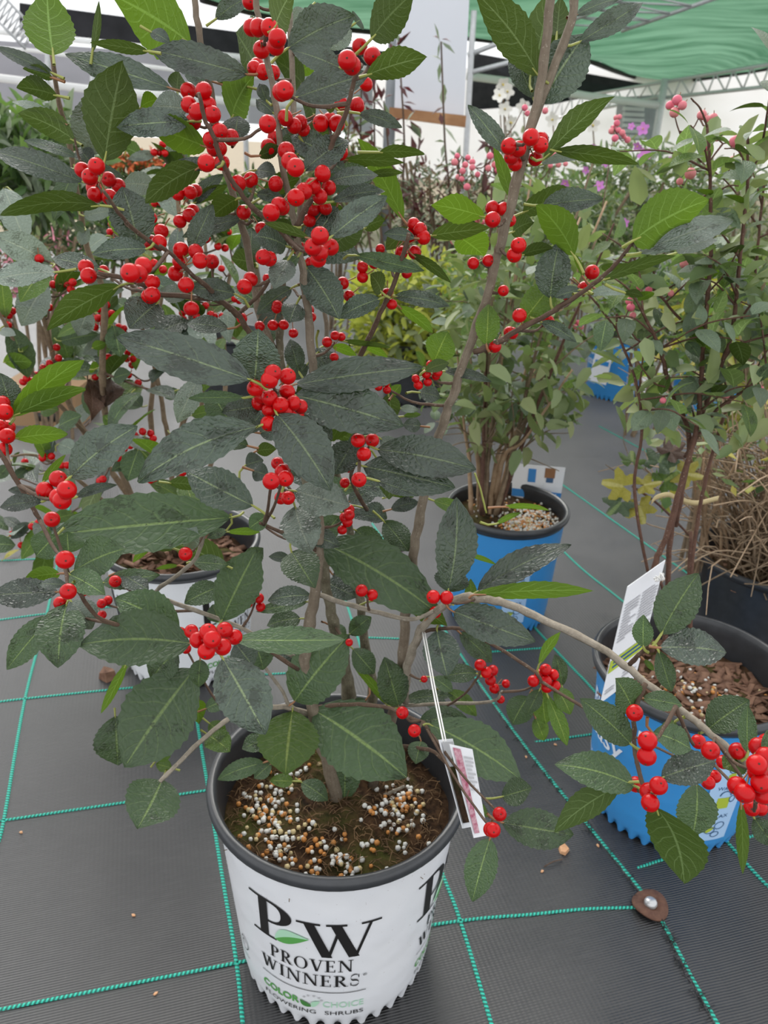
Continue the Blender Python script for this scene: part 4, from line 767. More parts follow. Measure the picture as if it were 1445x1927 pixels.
pts2 = [at(x, y, z) for x, y, z, d in prs]; grp = list(range(len(pts2)))
for i in range(len(pts2)):
    for j in range(i):
        if math.hypot(prs[i][0] - prs[j][0], prs[i][1] - prs[j][1]) < 22: grp[find(i)] = find(j)
clumps = {}
for i in range(len(pts2)): clumps.setdefault(find(i), []).append(i)
base_s = list(wb2.S); rr = random.Random(5); nl2 = 0
for ids in clumps.values():
    zc = sum(prs[i][2] for i in ids) / len(ids)
    for i in ids: pts2[i] = at(prs[i][0], prs[i][1], zc + rr.uniform(-.012, .012))
    c = sum((pts2[i] for i in ids), Vector()) / len(ids); s_ = min(base_s, key=lambda a: (a[3] - c).length + max(0, a[3].z - c.z) * 1.2)[3]
    tw = wb2.stem(None, 0, 0, .0018, .0012, 'twig', 'twig', 4, 5, [s_, s_.lerp(c, .5) - UP * .01, c])
    for i in ids:
        rad = .0058; zax = (c - pts2[i]); zax = (zax if zax.length > 1e-3 else UP) .normalized() + UP * .3
        link('berry', BERRY_S, wb2.root, Matrix.Translation(pts2[i]) @ frame(zax, rr.random() * 6) @ Matrix.Diagonal((rad, rad, rad, 1)))
    for k in range(4):
        if nl2 > 168: break
        q = tw[rr.randrange(len(tw) // 3, len(tw))]; X = (c - s_).normalized() * .6 + rv(rr) + UP * .1; L = rr.uniform(.05, .08)
        n = UP * rr.uniform(.5, 1.2) + rv(rr, .5) + facing(q) * rr.choice((.5, .5, .2, -.7)); place_leaf(wb2.root, WBL[rr.randrange(7)], q + X.normalized() * .008, X, n, L, L * rr.uniform(.19, .26)); nl2 += 1
T2 = """
@0 0;20 1060 150 1390 160 up;880 870 720 900 60 up;420 960 300 1250 110 ug;600 1330 480 1420 90 up;470 1220 640 1190 90 up;800 880 700 830 110 d;480 1300 420 1260 60 ug;460 1010 290 1010 90 db;450 1380 500 1290 70 up
@0 482;260 145 120 395 175 up;500 300 440 450 130 up;640 390 680 570 120 ug;420 560 580 430 100 up;20 600 180 600 110 db;130 540 100 440 80 db;520 520 600 490 60 db;505 640 560 620 70 db;340 480 560 440 100 ug;815 1015 810 1140 105 ug;780 1090 720 1270 130 ug;800 850 640 830 60 ug;640 690 740 660 90 ug;330 1060 430 1100 100 up;560 1190 440 1220 80 ug;980 430 920 270 90 ub;1000 620 860 600 90 ug;1150 900 1200 990 120 ug;1080 900 1230 870 80 ub;330 960 460 900 110 ug;230 860 330 870 100 ub;880 1080 960 1140 70 ub;300 60 60 170 90 up;480 190 700 190 110 up;720 300 640 250 90 ug;0 420 90 450 60 up;100 250 300 200 90 ub;150 1200 80 1260 60 ug;220 1230 110 1190 70 ub;960 1000 1060 1060 80 ug;650 960 580 900 70 ub;1010 760 930 800 70 ug;740 790 800 850 80 ug;50 1180 -20 1260 70 ug;200 60 70 20 60 ub
@0 964;170 60 60 150 70 u;120 90 20 30 60 u;300 40 420 10 80 ub;560 150 460 120 80 ub;640 150 570 130 60 ub;780 190 740 150 90 ug;20 150 -30 190 70 u
"""
i_ = 0
for ox, oy, l in parse(T2):
    i_ += 1; rr = random.Random(i_ * 7); bx, by, tx, ty, wd = map(float, l[:5]); fl = l[5]; bx, tx = ox + bx / 3, ox + tx / 3; by, ty = oy + by / 3, oy + ty / 3; wd /= 3
    z = wb2.depth(bx, by, 1.2) * .985; B = at(bx, by, z); T = at(tx, ty, z + rr.uniform(-.02, .02)); up = fl[0] == 'u'; fc = facing(B); n = (fc if up else -fc) + UP * .5
    leaf_obj('leaf', wb2.root, B, T, wd / 2 * z / F * 1.05, n, [LM[fl[1] if len(fl) > 1 else ''], 'petiole'], nu=14, arch=.05, fold=.1, pet=.012, petdir=wb2.near3(B) - B, seed=i_ + 900)
for dx, dy, ex, ey in ((165, 715, 170, 795), (178, 720, 195, 770), (208, 712, 200, 765)):     # dead brown leaves still hanging
    B = at(dx, dy, 1.2); leaf_obj('withered_leaf', wb2.root, B, at(ex, ey, 1.19), .014, facing(B) + Vector((.6, 0, .2)), ['leaf_dead', 'twig'], nu=12, arch=.16, fold=.7, wave=.5, pet=.01, seed=dx)

# ================================================================ coralberries: mid blue pot and right blue pot
CBL = [blade('leaf', mt, k, a, f, 8) for mt, k, a, f in (('leaf_coral', .8, .08, .15), ('leaf_coral', .75, .15, .3), ('leaf_coral', .9, .05, .1), ('leaf_green', .8, .08, .1), ('leaf_bright', .8, .06, .2))]
def coral(sh, paths, rr, nleaf, L0, L1, ymax, step=.035):
    cnt = 0
    rr_paths = paths[:]
    for P in rr_paths:
        acc = 0; 
        for a, c in zip(P, P[1:]):
            acc += (c - a).length
            if acc < step or cnt >= nleaf: continue
            acc = 0; x, y, z = pix(c)
            if y > ymax: continue
            T = (c - a).normalized(); sd = T.cross(rv(rr)).normalized()
            for sg in (-1, 1):
                if rr.random() < .12: continue
                X = sd * sg + T * .45 + UP * rr.uniform(-.5, .15); L = rr.uniform(L0, L1)
                place_leaf(sh.root, CBL[rr.randrange(10) % 5 if rr.random() < .5 else rr.randrange(3)], c + X.normalized() * .003, X, UP + rv(rr, .45), L, L * rr.uniform(.26, .34)); cnt += 1
    return cnt
rr = random.Random(77)
cb1 = Shrub('coralberry_shrub', 'leafy coralberry shrub with pink berries growing in the middle blue pot', (.255, 1.5, .22))
paths = []
for i in range(17):
    tx = 850 + (i * 37 % 17) * 20 + rr.uniform(-15, 15); ty = rr.uniform(290, 560) if i % 3 else rr.uniform(600, 760)
    bx = 915 + (tx - 990) * .16 + rr.uniform(-14, 14); mx = bx + (tx - bx) * rr.uniform(.35, .5); my = 960 + (ty - 960) * .5
    paths.append(cb1.stem([(bx, 968), (bx + (mx - bx) * .35, 860), (mx, my), (tx, ty)], 1.5 + rr.uniform(-.03, .03), 1.5 + rr.uniform(-.22, .3), 4.5, 1.8, rr.choice(('twig_dull', 'twig_red', 'twig_tan')), k=7, sides=6))
side = []
for P in list(paths):
    for q in range(4):
        a = P[rr.randrange(len(P) // 3, len(P) - 3)]; d = Vector((rr.uniform(-1, 1), rr.uniform(-.8, .8), rr.uniform(.1, .9))).normalized() * rr.uniform(.08, .2)
        side.append(cb1.stem(None, 0, 0, .0016, .0008, 'twig_dull', 'twig', 5, 5, [a, a + d * .5 + UP * .015, a + d]))
coral(cb1, side + paths, rr, 292, .030, .048, 800, .028)
PK1 = "@482 0;1135 880 16;1120 915 20;1180 930 18;1220 915 18;1165 965 18;1220 945 18;1250 985 16;1320 880 20;1345 930 18;1310 950 18;1190 1055 20;1160 1010 15;1115 1360 22;1250 1245 15;1280 1255 14;1360 960 16;1195 890 16;1140 1000 16@964 0;70 608 18;85 640 16;185 625 18;230 870 20;260 930 16;300 925 14;215 935 14;318 1225 18;90 1370 12;250 890 16@964 482;370 378 18;385 400 18;355 400 14;515 495 18;530 485 15;270 180 14"
def pinks(sh, txt, zz, rr, rad):
    for ox, oy, l in parse(txt):
        px, py = ox + float(l[0]) / 3, oy + float(l[1]) / 3; z = zz + rr.uniform(-.02, .02); P = at(px, py, z); a = sh.near3(P); r_ = float(l[2]) / 3 * z / F
        if (a - P).length > .02 and rr.random() < .6: sh.stem(None, 0, 0, .0013, .0007, 'twig_red', 'twig', 3, 5, [a, a.lerp(P, .6) - UP * .01, P + UP * r_])
        link('berry', PINK, sh.root, Matrix.Translation(P) @ frame(UP + rv(rr, .5)) @ Matrix.Diagonal((r_, r_, r_ * 1.05, 1)))
pinks(cb1, PK1, 1.50, rr, 0)
cb2 = Shrub('coralberry_shrub', 'tall coralberry shrub with reddish stems and pink berries in the right blue pot', (.46, .96, .205))
P2 = [([(1226, 1225), (1214, 1150), (1231, 1064), (1255, 1005), (1290, 880), (1312, 800), (1320, 690), (1337, 490), (1337, 383), (1335, 300), (1330, 235)], .93, 1.0, 6, 2.5), ([(1250, 1225), (1262, 1010), (1290, 880), (1320, 780), (1345, 720), (1377, 625), (1390, 510), (1398, 433), (1406, 350), (1407, 258)], .96, 1.0, 5, 2.5),
      ([(1270, 990), (1297, 832), (1261, 730), (1241, 655), (1215, 600), (1195, 562)], 1.0, .96, 5, 2), ([(1240, 1180), (1195, 940), (1206, 832), (1207, 782), (1194, 709), (1164, 629), (1160, 590)], .95, .98, 3, 2),
      ([(1290, 860), (1340, 780), (1400, 735), (1460, 690)], 1., .95, 4, 2), ([(1305, 810), (1360, 680), (1400, 640), (1470, 600)], 1.02, 1.05, 3, 2), ([(1322, 640), (1270, 590), (1245, 560), (1200, 520)], 1.0, 1.05, 3, 2),
      ([(1300, 1240), (1300, 1090), (1318, 950), (1350, 820), (1404, 660), (1420, 520), (1432, 400), (1440, 330)], 1.0, 1.1, 4, 2), ([(1406, 345), (1425, 300), (1440, 270)], 1., 1., 2, 1.5), ([(1331, 240), (1318, 205), (1300, 185)], 1., .98, 2, 1.5), ([(1337, 360), (1300, 385), (1280, 350)], 1., .98, 2, 1.2), ([(1337, 370), (1370, 350), (1390, 350)], 1., .98, 2, 1.2), ([(1310, 1235), (1296, 1150), (1300, 1000)], 1., 1.05, 5, 3), ([(1280, 1240), (1272, 1180), (1240, 1090)], .97, .93, 4, 3),
      ([(1380, 620), (1425, 560), (1470, 540)], 1., 1., 2.5, 1.5), ([(1241, 655), (1200, 640), (1180, 610)], .97, .95, 2, 1.2), ([(1261, 730), (1230, 720), (1200, 680)], .97, .95, 2, 1.2), ([(1322, 560), (1360, 520), (1390, 470)], 1., .97, 2, 1.2)]
paths = [cb2.stem(px, a, c, r0, r1, 'twig_red', k=7, sides=6) for px, a, c, r0, r1 in P2]
rr = random.Random(31); side = []
for P in paths[:9]:
    for q in range(5):
        a = P[rr.randrange(len(P) // 2, len(P) - 2)]; d = Vector((rr.uniform(-1, 1), rr.uniform(-.6, .6), rr.uniform(.0, .8))).normalized() * rr.uniform(.05, .12)
        side.append(cb2.stem(None, 0, 0, .0014, .0007, 'twig_red', 'twig', 5, 5, [a, a + d * .5 + UP * .01, a + d]))
coral(cb2, side + paths, rr, 285, .026, .045, 850, .024)
pinks(cb2, "@964 0;930 565 28;960 595 25;890 595 25;915 635 28;1070 650 28;1135 665 25;1098 672 20;1090 825 28;1155 765 32;1260 800 35;1245 915 32;1275 935 22;1005 980 32;945 1025 20;935 1255 28;890 1275 25;1105 1095 16@964 482;725 170 25;770 190 20;660 255 22;668 290 24;680 335 20;630 385 18;895 210 18;970 45 25;1202 780 28;1395 750 24;850 815 18", .99, rr, 0)
pinks(cb1, "@964 0;585 665 15;590 695 18;570 725 18;560 740 18;600 735 16;620 750 18;580 780 20;650 790 18;630 770 14;605 660 14", 1.7, rr, 0)

# ================================================================ dry twiggy shrub in the black pot
ds = empty('dry_shrub', (.74, 1.34, .2)); tag(ds, 'dry leafless shrub of tangled tan twigs in the black pot at right', 'shrub'); rr = random.Random(3)
b = MB()
for i in range(420):
    a0 = rr.random() * 6.3; q = .07 * math.sqrt(rr.random()); p = Vector((.74 + q * math.cos(a0), 1.34 + q * math.sin(a0), .2)); L = rr.uniform(.2, .52)
    d = Vector((rr.uniform(-.8, 1), rr.uniform(-.8, .6), rr.uniform(.35, 1.4))).normalized(); L *= .55 + .5 * d.z; P = [p, p + d * L * .4 + UP * .02, p + d * L * .75 + rv(rr, .03), p + d * L + rv(rr, .06) - UP * rr.uniform(0, .06)]
    b.tube(spline(P, 2), [.0019 * (1 - .09 * j) for j in range(7)], 4, rr.choice((0, 0, 1)), False)
for i in range(300):
    p = Vector((.72 + rr.uniform(-.10, .12), 1.28 + rr.uniform(-.1, .1), rr.uniform(.24, .46))); a0 = rr.random() * 6.3; L = rr.uniform(.07, .15); d = Vector((math.cos(a0), math.sin(a0), rr.uniform(-.35, .6))).normalized()
    b.tube(spline([p, p + d * L * .5 + UP * .012, p + d * L + rv(rr, .03) - UP * .015], 3), .0013, 4, rr.choice((0, 0, 1)), False)
tag(b.build('tangled_twigs', ['twig_straw', 'twig_dull'], ds, (.74, 1.34, .2)), kind='stuff')
for i in range(11):
    x0, y0 = 1330 + rr.uniform(-50, 60), 1130; x1, y1 = 1400 + rr.uniform(-150, 70), rr.uniform(780, 930)
    P = [atY(x0, y0, 1.34), atY((x0 + x1) / 2 + rr.uniform(-20, 20), (y0 + y1) / 2, 1.32), atY(x1, y1, 1.3 + rr.uniform(-.1, .1))]; MB().tube(spline(P, 5), [.004 - .0002 * j for j in range(11)], 6).build('stem', 'twig_tan', ds)
b = MB()
for i in range(90):
    P = at(rr.uniform(1230, 1445), rr.uniform(760, 940), rr.uniform(1.25, 1.5)); X = rv(rr).normalized(); n = (UP + rv(rr, .6)); n = (n - X * n.dot(X)).normalized(); Y = n.cross(X); L = rr.uniform(.02, .042); W2 = L * .26
    b.add([P, P + X * L * .4 + Y * W2, P + X * L, P + X * L * .4 - Y * W2, P + X * L * .45 - n * .004], [(0, 4, 1), (1, 4, 2), (2, 4, 3), (3, 4, 0)], rr.randrange(3))
tag(b.build('sparse_leaves', ['fol_olive', 'fol_green', 'fol_yellow'], ds), kind='stuff')
# maple-like yellowing leaves low on the dry shrub
def lobed(P, n, X, L, m, parent):
    X = (X - n * X.dot(n)).normalized(); Y = n.cross(X); V = [Vector((0, 0, 0))]; uv = [(0, .5)]; N = 45
    for i in range(N):
        a = -2.7 + 5.4 * i / (N - 1); lob = max(k * math.exp(-((a - c) / .36) ** 2) for c, k in ((-2.1, .55), (-1.05, .85), (0, 1.), (1.05, .85), (2.1, .55))); r_ = L * (.45 + .55 * lob) * (1 if i % 2 else .94)
        V.append(X * (r_ * math.cos(a)) + Y * (r_ * math.sin(a)) + n * (.10 * L * math.cos(a * 6) - .12 * r_ * r_ / L)); uv.append((.3 + .6 * lob, i / N))
    return link('lobed_leaf', mesh('lobed_leaf', V, [(0, i, i + 1) for i in range(1, N)], m, uv=uv), parent, Matrix.Translation(P))
for x, y, L, m, dx, dy in ((1172, 915, .036, 'leaf_yellowing', -1, .2), (1168, 945, .034, 'leaf_green', -.4, -1), (1203, 952, .032, 'leaf_yellowing', .3, -1), (1212, 912, .028, 'leaf_yellowing', 1, 0), (1190, 868, .03, 'leaf_bright', .2, 1), (1250, 905, .032, 'leaf_bright', .8, .6), (1240, 870, .036, 'leaf_green', .2, 1), (1262, 850, .032, 'leaf_dead', .6, 1), (1285, 890, .034, 'leaf_yellowing', .6, -.4)):
    P = at(x, y, 1.28); lobed(P, (facing(P) + rv(R, .5) + UP * .5).normalized(), Vector((dx, 0, dy)), L, m, ds)
P = [at(1190, 915, 1.28), at(1240, 950, 1.3), at(1300, 1010, 1.33)]; MB().tube(spline(P, 4), .002, 5).build('stem', 'twig_red', ds)

# ================================================================ background planting
def foliage(name, mats, parent, c, size, n, L, seed, W=.36, up=.7, shell=.35):
    rr = random.Random(seed); b = MB(); c = Vector(c)
    for i in range(n):
        d = rv(rr).normalized() if rr.random() < .6 else Vector((rr.uniform(-1, 1), rr.uniform(-1, .2), rr.uniform(-1, 1))).normalized(); q = rr.random() ** shell
        P = c + Vector((d.x * size[0] * q, d.y * size[1] * q, d.z * size[2] * q)); X = (d * .5 + rv(rr)).normalized(); nn = UP * up + d * .4 + rv(rr, .6); nn = (nn - X * nn.dot(X)).normalized(); Y = nn.cross(X); l = L * rr.uniform(.6, 1.3); W2 = l * W
        b.add([P, P + X * l - nn * l * .08] + [P + X * l * f + Y * W2 * g * .5 + nn * l * h for g in (1, -1) for f, g2, h in ((.2, .75, .04), (.5, 1., .08), (.8, .62, .03)) for g in (g * g2,)], [(0, 2, 3, 4, 1), (1, 7, 6, 5, 0)], rr.randrange(len(mats)))
    o = b.build(name, mats, parent, c); o['kind'] = 'stuff'; return o
o = atY(975, 615, 1.52); foliage('foliage', ['fol_coral', 'fol_coral', 'fol_olive'], cb1.root, o, (.17, .2, .26), 560, .042, 71, .6, .9)
o = atY(1345, 560, 1.03); foliage('foliage', ['fol_coral', 'fol_coral', 'fol_olive'], cb2.root, o, (.14, .12, .22), 240, .04, 72, .6, .9)
def bush(name, label, px, py_top, py_bot, Y, wpx, mats, n, L, seed, W=.36, stems=7, sm='twig_dull', dy=.3, group=None):
    top, bot = atY(px, py_top, Y), atY(px, py_bot, Y); zt, zb = top.z, max(bot.z, .02); x = (top.x + bot.x) / 2; sx = wpx / 2 * pix(bot)[2] / F; rr = random.Random(seed)
    t = empty(name, (x, Y, 0)); tag(t, label, 'shrub', group)
    b = MB()
    for i in range(stems):
        a = Vector((x + rr.uniform(-.05, .05), Y + rr.uniform(-.05, .05), 0)); e = Vector((x + rr.uniform(-.8, .8) * sx, Y + rr.uniform(-.7, .7) * dy, zb + (zt - zb) * rr.uniform(.6, .98)))
        b.tube(spline([a, a.lerp(e, .45) + UP * .08, e], 4), .006, 5, cap=False)
    b.build('stems', sm, t, (x, Y, 0))['kind'] = 'stuff'
    foliage('foliage', mats, t, (x, Y, (zt + zb) / 2), (sx, dy, (zt - zb) / 2), n, L, seed, W); return t
bush('lime_shrub', 'yellow-green leafy shrub in the black pot in the middle background', 770, 470, 690, 3.02, 250, ['fol_lime', 'fol_lime', 'fol_olive'], 1900, .05, 1, .5)
bush('background_shrub', 'dark green leafy shrub at the far left edge below the pale sheeting', 40, 190, 420, 2.7, 270, ['fol_green', 'fol_grey'], 1500, .075, 2)
bush('background_shrub', 'loose dark shrub left of centre behind the upper red berries', 170, 330, 500, 3.3, 300, ['fol_dark', 'fol_green', 'fol_grey'], 1600, .05, 3)
bush('background_shrub', 'pale dried flower-headed plant at the left edge', 55, 430, 560, 2.4, 160, ['fol_olive', 'fol_dry', 'petal_rose', 'fol_dark'], 700, .03, 4)
rf = bush('flowering_perennial', 'low orange-red flowering perennial in the left background', 250, 285, 400, 4.6, 150, ['fol_green', 'fol_dark'], 900, .05, 5)
foliage('flower_heads', ['petal_red'], rf, atY(250, 303, 4.5), (.17, .15, .035), 260, .05, 6).parent = rf
bush('background_shrub', 'brownish dried grass tuft behind the central berries', 640, 235, 470, 4.2, 180, ['fol_dry', 'fol_olive', 'fol_dark'], 1100, .07, 7, .18)
bush('background_shrub', 'dark low shrub behind the middle of the foreground shrub', 500, 320, 470, 4.6, 300, ['fol_dark', 'fol_green'], 1500, .06, 8)
bush('background_shrub', 'grey-brown twiggy shrub right of the central stems', 830, 300, 480, 3.5, 220, ['fol_dry', 'fol_burgundy', 'fol_grey', 'fol_dark'], 1300, .035, 9, .3, 16)
bush('background_shrub', 'olive green small-leaved shrub behind the right berry branch', 1050, 330, 500, 3.4, 260, ['fol_olive', 'fol_grey', 'fol_green'], 1900, .04, 10)
rs = bush('rose_of_sharon', 'rose of sharon shrub with purple-pink flowers at the upper right', 1210, 265, 480, 3.7, 330, ['fol_grey', 'fol_olive', 'fol_green'], 2300, .045, 11)
bush('background_shrub', 'feathery dull green conifer right of the blue pots', 1240, 500, 640, 2.7, 240, ['fol_olive', 'fol_dark', 'fol_green'], 2000, .035, 12, .2)
bush('background_shrub', 'leafy green shrub at the right edge behind the coralberry', 1400, 470, 800, 1.75, 260, ['fol_green', 'fol_olive', 'fol_yellow'], 650, .055, 13)
bush('background_shrub', 'sparse pale green shrub at the upper right edge', 1420, 300, 520, 3.2, 220, ['fol_grey', 'fol_olive'], 900, .04, 14)
bush('background_shrub', 'yellow goldenrod clump behind the right berry branch', 1105, 395, 470, 4.2, 60, ['petal_yellow', 'fol_olive'], 400, .035, 15)
bush('background_shrub', 'mixed green shrub behind the middle coralberry', 930, 470, 640, 2.6, 200, ['fol_olive', 'fol_green'], 900, .04, 16)
def flower(parent, P, r_, m, n=5, centre='petal_yellow', name='flower'):
    fc = (facing(P) + rv(R, .5)).normalized(); X = fc.orthogonal().normalized(); Y = fc.cross(X); b = MB(); a0 = R.random() * 6
    for i in range(n):
        a = a0 + 2 * PI * i / n; d = X * math.cos(a) + Y * math.sin(a); e = fc.cross(d)
        b.add([P, P + d * r_ * .5 + e * r_ * .42 + fc * r_ * .12, P + d * r_ + e * r_ * .2 + fc * r_ * .25, P + d * r_ - e * r_ * .2 + fc * r_ * .25, P + d * r_ * .5 - e * r_ * .42 + fc * r_ * .12], [(0, 1, 2, 3, 4)], 0)
    b.tube([P, P + fc * r_ * .5], [r_ * .12, r_ * .07], 5, 1); return b.build(name, [m, centre], parent, P)
for x, y, r_ in ((1213, 292, 13), (1210, 243, 12), (1188, 238, 7), (1285, 277, 8), (1140, 305, 9), (1103, 320, 8), (1260, 305, 9), (1064, 345, 9), (1128, 350, 10), (1117, 278, 7), (1200, 275, 9), (1175, 420, 9)):
    P = atY(x, y, 3.2); flower(rs.root if hasattr(rs, 'root') else rs, P, r_ * pix(P)[2] / F, 'petal_pink')
wf = bush('white_flowered_shrub', 'tall white-flowered shrub behind the right stem at the top', 980, 240, 420, 4.4, 120, ['fol_grey', 'fol_olive'], 500, .045, 17)
for x, y in ((946, 158), (955, 172), (940, 180), (1000, 215), (985, 200), (950, 205), (1040, 225), (1115, 235), (960, 230)):
    P = atY(x, y, 4.3); flower(wf, P, .035, 'petal_white')
    MB().tube([P, atY(x + 5, 300, 4.35)], .004, 4).build('flower_stalk', 'twig_dull', wf)
bg = empty('burgundy_shrub', (atY(800, 420, 3.3).x, 3.3, 0)); tag(bg, 'tall burgundy-leaved shrub with slender upright shoots before the white board', 'shrub'); rr = random.Random(9); b = MB(); c = MB()
for x0, y0, x1, y1 in ((845, 430, 830, 78), (757, 420, 750, 85), (715, 420, 705, 140), (690, 420, 680, 160), (870, 430, 862, 300), (780, 430, 790, 260), (735, 430, 722, 190), (905, 430, 925, 260), (655, 400, 660, 190), (925, 430, 935, 330)):
    A, E_ = atY(x0, y0, 3.3), atY(x1, y1, 3.25); A0 = Vector((bg.location.x + (A.x - bg.location.x) * .4, 3.3, 0)); P = spline([A0, A, A.lerp(E_, .5) + rv(rr, .015), E_], 5); b.tube(P, [.006 - .0002 * j for j in range(len(P))], 5, cap=False)
    for j in range(6, len(P)):
        for k in range(2 if j < len(P) - 1 else 5):
            p = P[j] + rv(rr, .008); X = (rv(rr) + UP * .25).normalized(); X.y *= .6; n = (UP + rv(rr, .7)); n = (n - X * n.dot(X)).normalized(); Y = n.cross(X); l = rr.uniform(.045, .085); W2 = l * .2
            c.add([p, p + X * l * .45 + Y * W2, p + X * l - UP * .008, p + X * l * .45 - Y * W2, p + X * l * .5 + n * .004], [(0, 4, 1), (1, 4, 2), (2, 4, 3), (3, 4, 0)], 0 if rr.random() < .6 else 1)
b.build('shoots', 'twig', bg)['kind'] = 'stuff'; c.build('foliage', ['fol_burgundy', 'fol_grey'], bg)['kind'] = 'stuff'

# ================================================================ small things
def washer(label, x, y, r_, tilt):
    P = atZ(x, y, 0); t = empty('ground_pin', P); tag(t, label, 'ground pin')
    def put(b, nm, m): o = link(nm, mesh(nm, b.V, b.F, m, b.m, True, b.uv)); o.parent = t
    b = MB(); b.lathe([(.006, .0025), (r_ * .55, .0055), (r_, .0035), (r_ + .0006, .002), (r_, .0004)], 40)
    for i, v in enumerate(b.V): b.V[i] = v + UP * (.0035 * math.sin(math.atan2(v.y, v.x) * 2) * (v.xy.length / r_) + .0035)
    put(b, 'washer', 'rust')
    b = MB(); b.lathe([(.0085, .007), (.009, .010), (.0075, .0135), (.004, .0155), (.0001, .016)], 20); put(b, 'nail_head', 'nail_head')
washer('rusty washer pinning the ground fabric at lower right, with a shiny nail head', 1222, 1708, .0235, 0)
washer('small rusty washer pin on the fabric seen between the stems', 745, 1032, .022, 0)
def chip(name, label, x, y, L, W_, h, m, a, cat):
    P = atZ(x, y, 0); rr = random.Random(int(x)); d = Vector((math.cos(a), math.sin(a), 0)); e = Vector((-d.y, d.x, 0)); b = MB()
    V = [d * (-L) + e * W_ * .3, d * (-L * .2) - e * W_, d * L - e * W_ * .5, d * L * .8 + e * W_ * .7, d * (-L * .3) + e * W_]; n = len(V)
    b.add([P + v + UP * .0005 for v in V] + [P + v * .85 + UP * (h * rr.uniform(.6, 1.2)) for v in V], [tuple(range(n, 2 * n))] + [(i, (i + 1) % n, n + (i + 1) % n, n + i) for i in range(n)]); return tag(b.build(name, m, None, P, False), label, cat)
chip('wood_chip', 'pale orange wood chip lying on the fabric at lower right', 1061, 1602, .008, .008, .007, 'wood_chip', 1.9, 'wood chip')
chip('bark_lump', 'lump of brown bark lying against the back white pot', 203, 1277, .016, .014, .02, 'bark_chip', .4, 'bark')
for x, y, lb in ((40, 1567, 'tiny brown wood fleck on the fabric at the left edge'), (251, 1723, 'tiny brown speck on the fabric left of the white pot'), (293, 1870, 'tiny pale speck on the fabric at the lower left'), (1125, 1592, 'tiny reddish fleck on the fabric near the seam'), (1020, 1640, 'tiny pale fleck beside the fallen twig'), (1320, 1628, 'tiny orange fleck beneath the right blue pot'), (1045, 1402, 'tiny pale crumb on the fabric right of the white pot tags'), (990, 1425, 'tiny tan crumb on the fabric beside the seam line')):
    chip('debris_fleck', lb, x, y, .0032, .002, .002, 'wood_chip', x * .7, 'debris')
P = [atZ(1024, 1631, .002), atZ(1040, 1622, .004), atZ(1058, 1617, .002)]; tag(MB().tube(spline(P, 4), .0009, 5).build('fallen_twig', 'twig', None, P[0]), 'thin dark fallen twig beside the pale wood chip', 'twig')
for x, y, dx, dy, lb, m in ((8, 1052, 30, -18, 'pale yellow fallen leaf on the fabric at the left edge', 'leaf_yellowing'), (232, 1265, 15, -30, 'green narrow fallen leaf leaning on the back white pot', 'leaf_bright')):
    B = atZ(x, y, .006); o = leaf_obj('fallen_leaf', None, B, atZ(x + dx, y + dy, .012), .008, UP, [m, 'petiole'], nu=10, arch=.1, pet=.008, seed=x); tag(o, lb, 'leaf')
# cards and tags
def card(name, label, q, Y, th=.0008):
    t = empty(name, sum((atY(*p, y) for p, y in zip(q, Y)), Vector()) / 4); tag(t, label, 'plant tag'); A = [atY(*p, y) for p, y in zip(q, Y)]     # TL TR BR BL
    b = MB(); b.slab([A[3], A[2], A[1], A[0]], -th); b.build('card', 'paper_white', t, smooth=False); nrm = (A[2] - A[3]).cross(A[0] - A[3]).normalized()
    if nrm.dot(CAM - A[0]) < 0: nrm = -nrm
    def pt(u, v): return A[0].lerp(A[1], u).lerp(A[3].lerp(A[2], u), v) + nrm * (th * 1.2)
    def area(u0, u1, v0, v1, m, nm, lift=0.): b = MB(); b.add([pt(u, v) + nrm * lift for u, v in ((u0, v0), (u1, v0), (u1, v1), (u0, v1))], [(0, 1, 2, 3)]); b.build(nm, m, t, smooth=False)
    def lines(u0, u1, v0, v1, n, m='ink_grey', hgt=.5):
        b = MB(); rr = random.Random(n)
        for i in range(n): a = v0 + (v1 - v0) * i / n; e = u1 if rr.random() > .25 else u0 + (u1 - u0) * rr.uniform(.4, .9); b.add([pt(u, v) + nrm * .0003 for u, v in ((u0, a), (e, a), (e, a + (v1 - v0) / n * hgt), (u0, a + (v1 - v0) / n * hgt))], [(0, 1, 2, 3)])
        o = b.build('fine_print', m, t, smooth=False); o['kind'] = 'stuff'
    return t, area, lines, A
t, area, lines, A = card('care_tag', 'white care tag with a lime band tied to the right coralberry stem', ((1181, 1104), (1252, 1054), (1196, 1274), (1130, 1323)), (.84, .88, .86, .82))
lines(.06, .45, .16, .50, 13); lines(.52, .95, .16, .52, 14); area(.0, 1., .63, .74, 'ink_lime', 'lime_band'); lines(.08, .9, .65, .73, 2, 'ink_navy'); lines(.5, .9, .78, .90, 4); lines(.05, .3, .9, .95, 2)
b = MB(); rr = random.Random(4); c = atY(1240, 1086, .85)
for i in range(5): P = [c + rv(rr, .006) for j in range(5)]; b.tube(spline(P + [P[0]], 3), .0009, 5, cap=False)
b.build('string_knot', 'string', t)

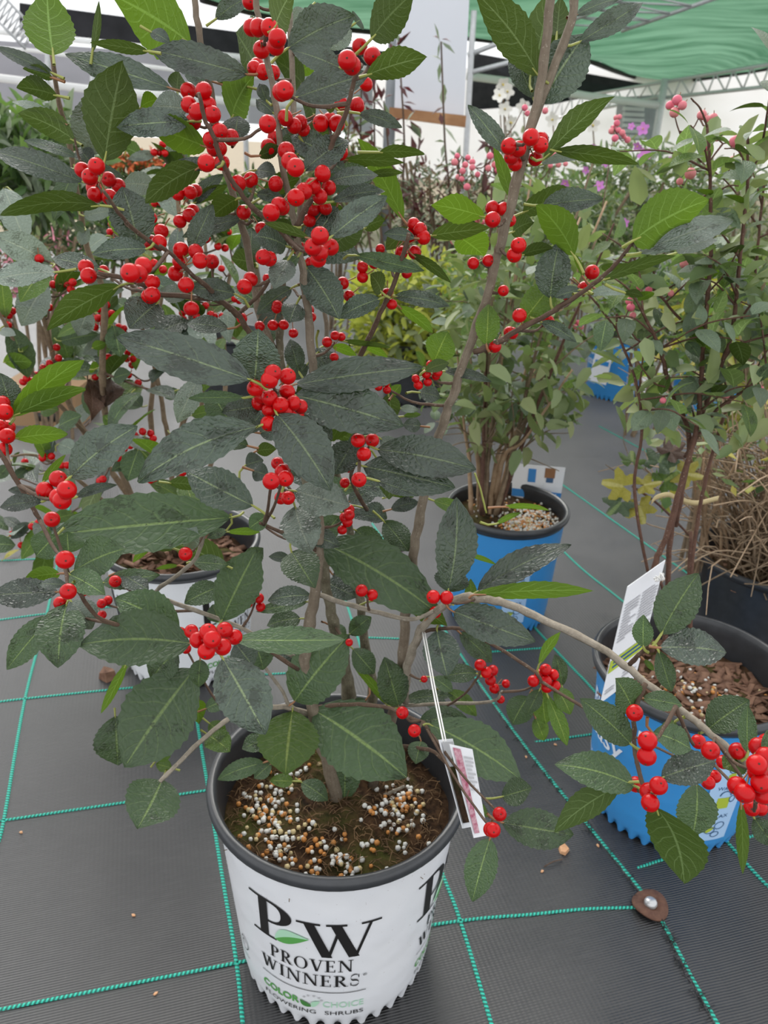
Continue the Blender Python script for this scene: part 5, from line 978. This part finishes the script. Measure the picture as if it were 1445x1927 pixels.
t, area, lines, A = card('plant_tag', 'dark-pictured plant tag hanging at the right rim of the white pot, the one behind', ((826, 1392), (852, 1390), (887, 1556), (871, 1559)), (.60, .62, .60, .585))
area(.08, .95, .03, .30, 'ink_grey', 'picture'); area(.08, .95, .30, .94, 'soil', 'picture')
t, area, lines, A = card('plant_tag', 'pink-and-white plant tag hanging at the right rim of the white pot, the front one', ((846, 1400), (889, 1410), (918, 1572), (892, 1577)), (.59, .60, .575, .565))
area(.08, .42, .03, .95, 'tag_magenta', 'picture'); lines(.5, .9, .1, .5, 9)
P = [at(795, 1190, .80), at(806, 1250, .76), at(815, 1300, .72), at(834, 1395, .66)]; MB().tube(spline(P, 4), .0008, 5).build('string', 'string', t); MB().tube([v + Vector((.0022, 0, 0)) for v in spline(P, 4)], .0007, 5).build('string', 'string', t)
t, area, lines, A = card('picture_card', 'picture card with a blue band standing behind the stems in the middle blue pot', ((966, 872), (1064, 880), (1052, 953), (962, 942)), (1.62, 1.62, 1.60, 1.60))
area(0, 1., .66, .86, 'ink_blue', 'blue_band'); lines(.3, .9, .70, .83, 2, 'ink_white', .6); area(.62, .82, .05, .3, 'wood_batten', 'picture'); area(.66, .80, .3, .42, 'ink_navy', 'picture'); area(.62, .82, .44, .6, 'paper_white', 'picture'); area(.30, .45, .1, .45, 'ink_blue', 'picture')
for q, Y, lb in ((((1120, 665), (1152, 672), (1140, 725), (1108, 715)), (3.05,) * 4, 'small white picture card at the far left blue pot'), (((1205, 684), (1262, 690), (1256, 758), (1200, 750)), (2.9, 2.9, 2.88, 2.88), 'white card with a yellow-green stripe on the far right blue pot')):
    t, area, lines, A = card('picture_card', lb, q, Y); area(.1, .9, .2, .36, 'ink_lime' if Y[0] < 3 else 'ink_blue', 'stripe')
P = spline([at(x, y, 1.22) for x, y in ((1226, 946), (1236, 936), (1258, 931), (1275, 938), (1310, 947), (1352, 938))], 5); b = MB(); V = []
for q in P: V += [q + Vector((0, 0, .0035)), q + Vector((0, .001, -.0045)), q + Vector((0, .003, -.0045)), q + Vector((0, .002, .0035))]
b.add(V, [(i * 4 + j, i * 4 + (j + 1) % 4, i * 4 + 4 + (j + 1) % 4, i * 4 + 4 + j) for i in range(len(P) - 1) for j in range(4)]); tag(b.build('label_strip', 'pellet_cream', None, P[0]), 'curved pale plastic strip caught in the dry twigs', 'plastic strip')
b = MB(); o = atZ(82, 803, 0); b.box((o.x - .14, o.y, 0), (o.x + .12, o.y + .2, .13)); bx = tag(b.build('cardboard_box', 'cardboard', None, (o.x, o.y, 0), False), 'small brown cardboard box on the fabric at the far left', 'box')
b = MB(); b.box((o.x - .02, o.y - .003, .02), (o.x + .05, o.y, .05)); b.build('handle_hole', 'ink_black', bx)
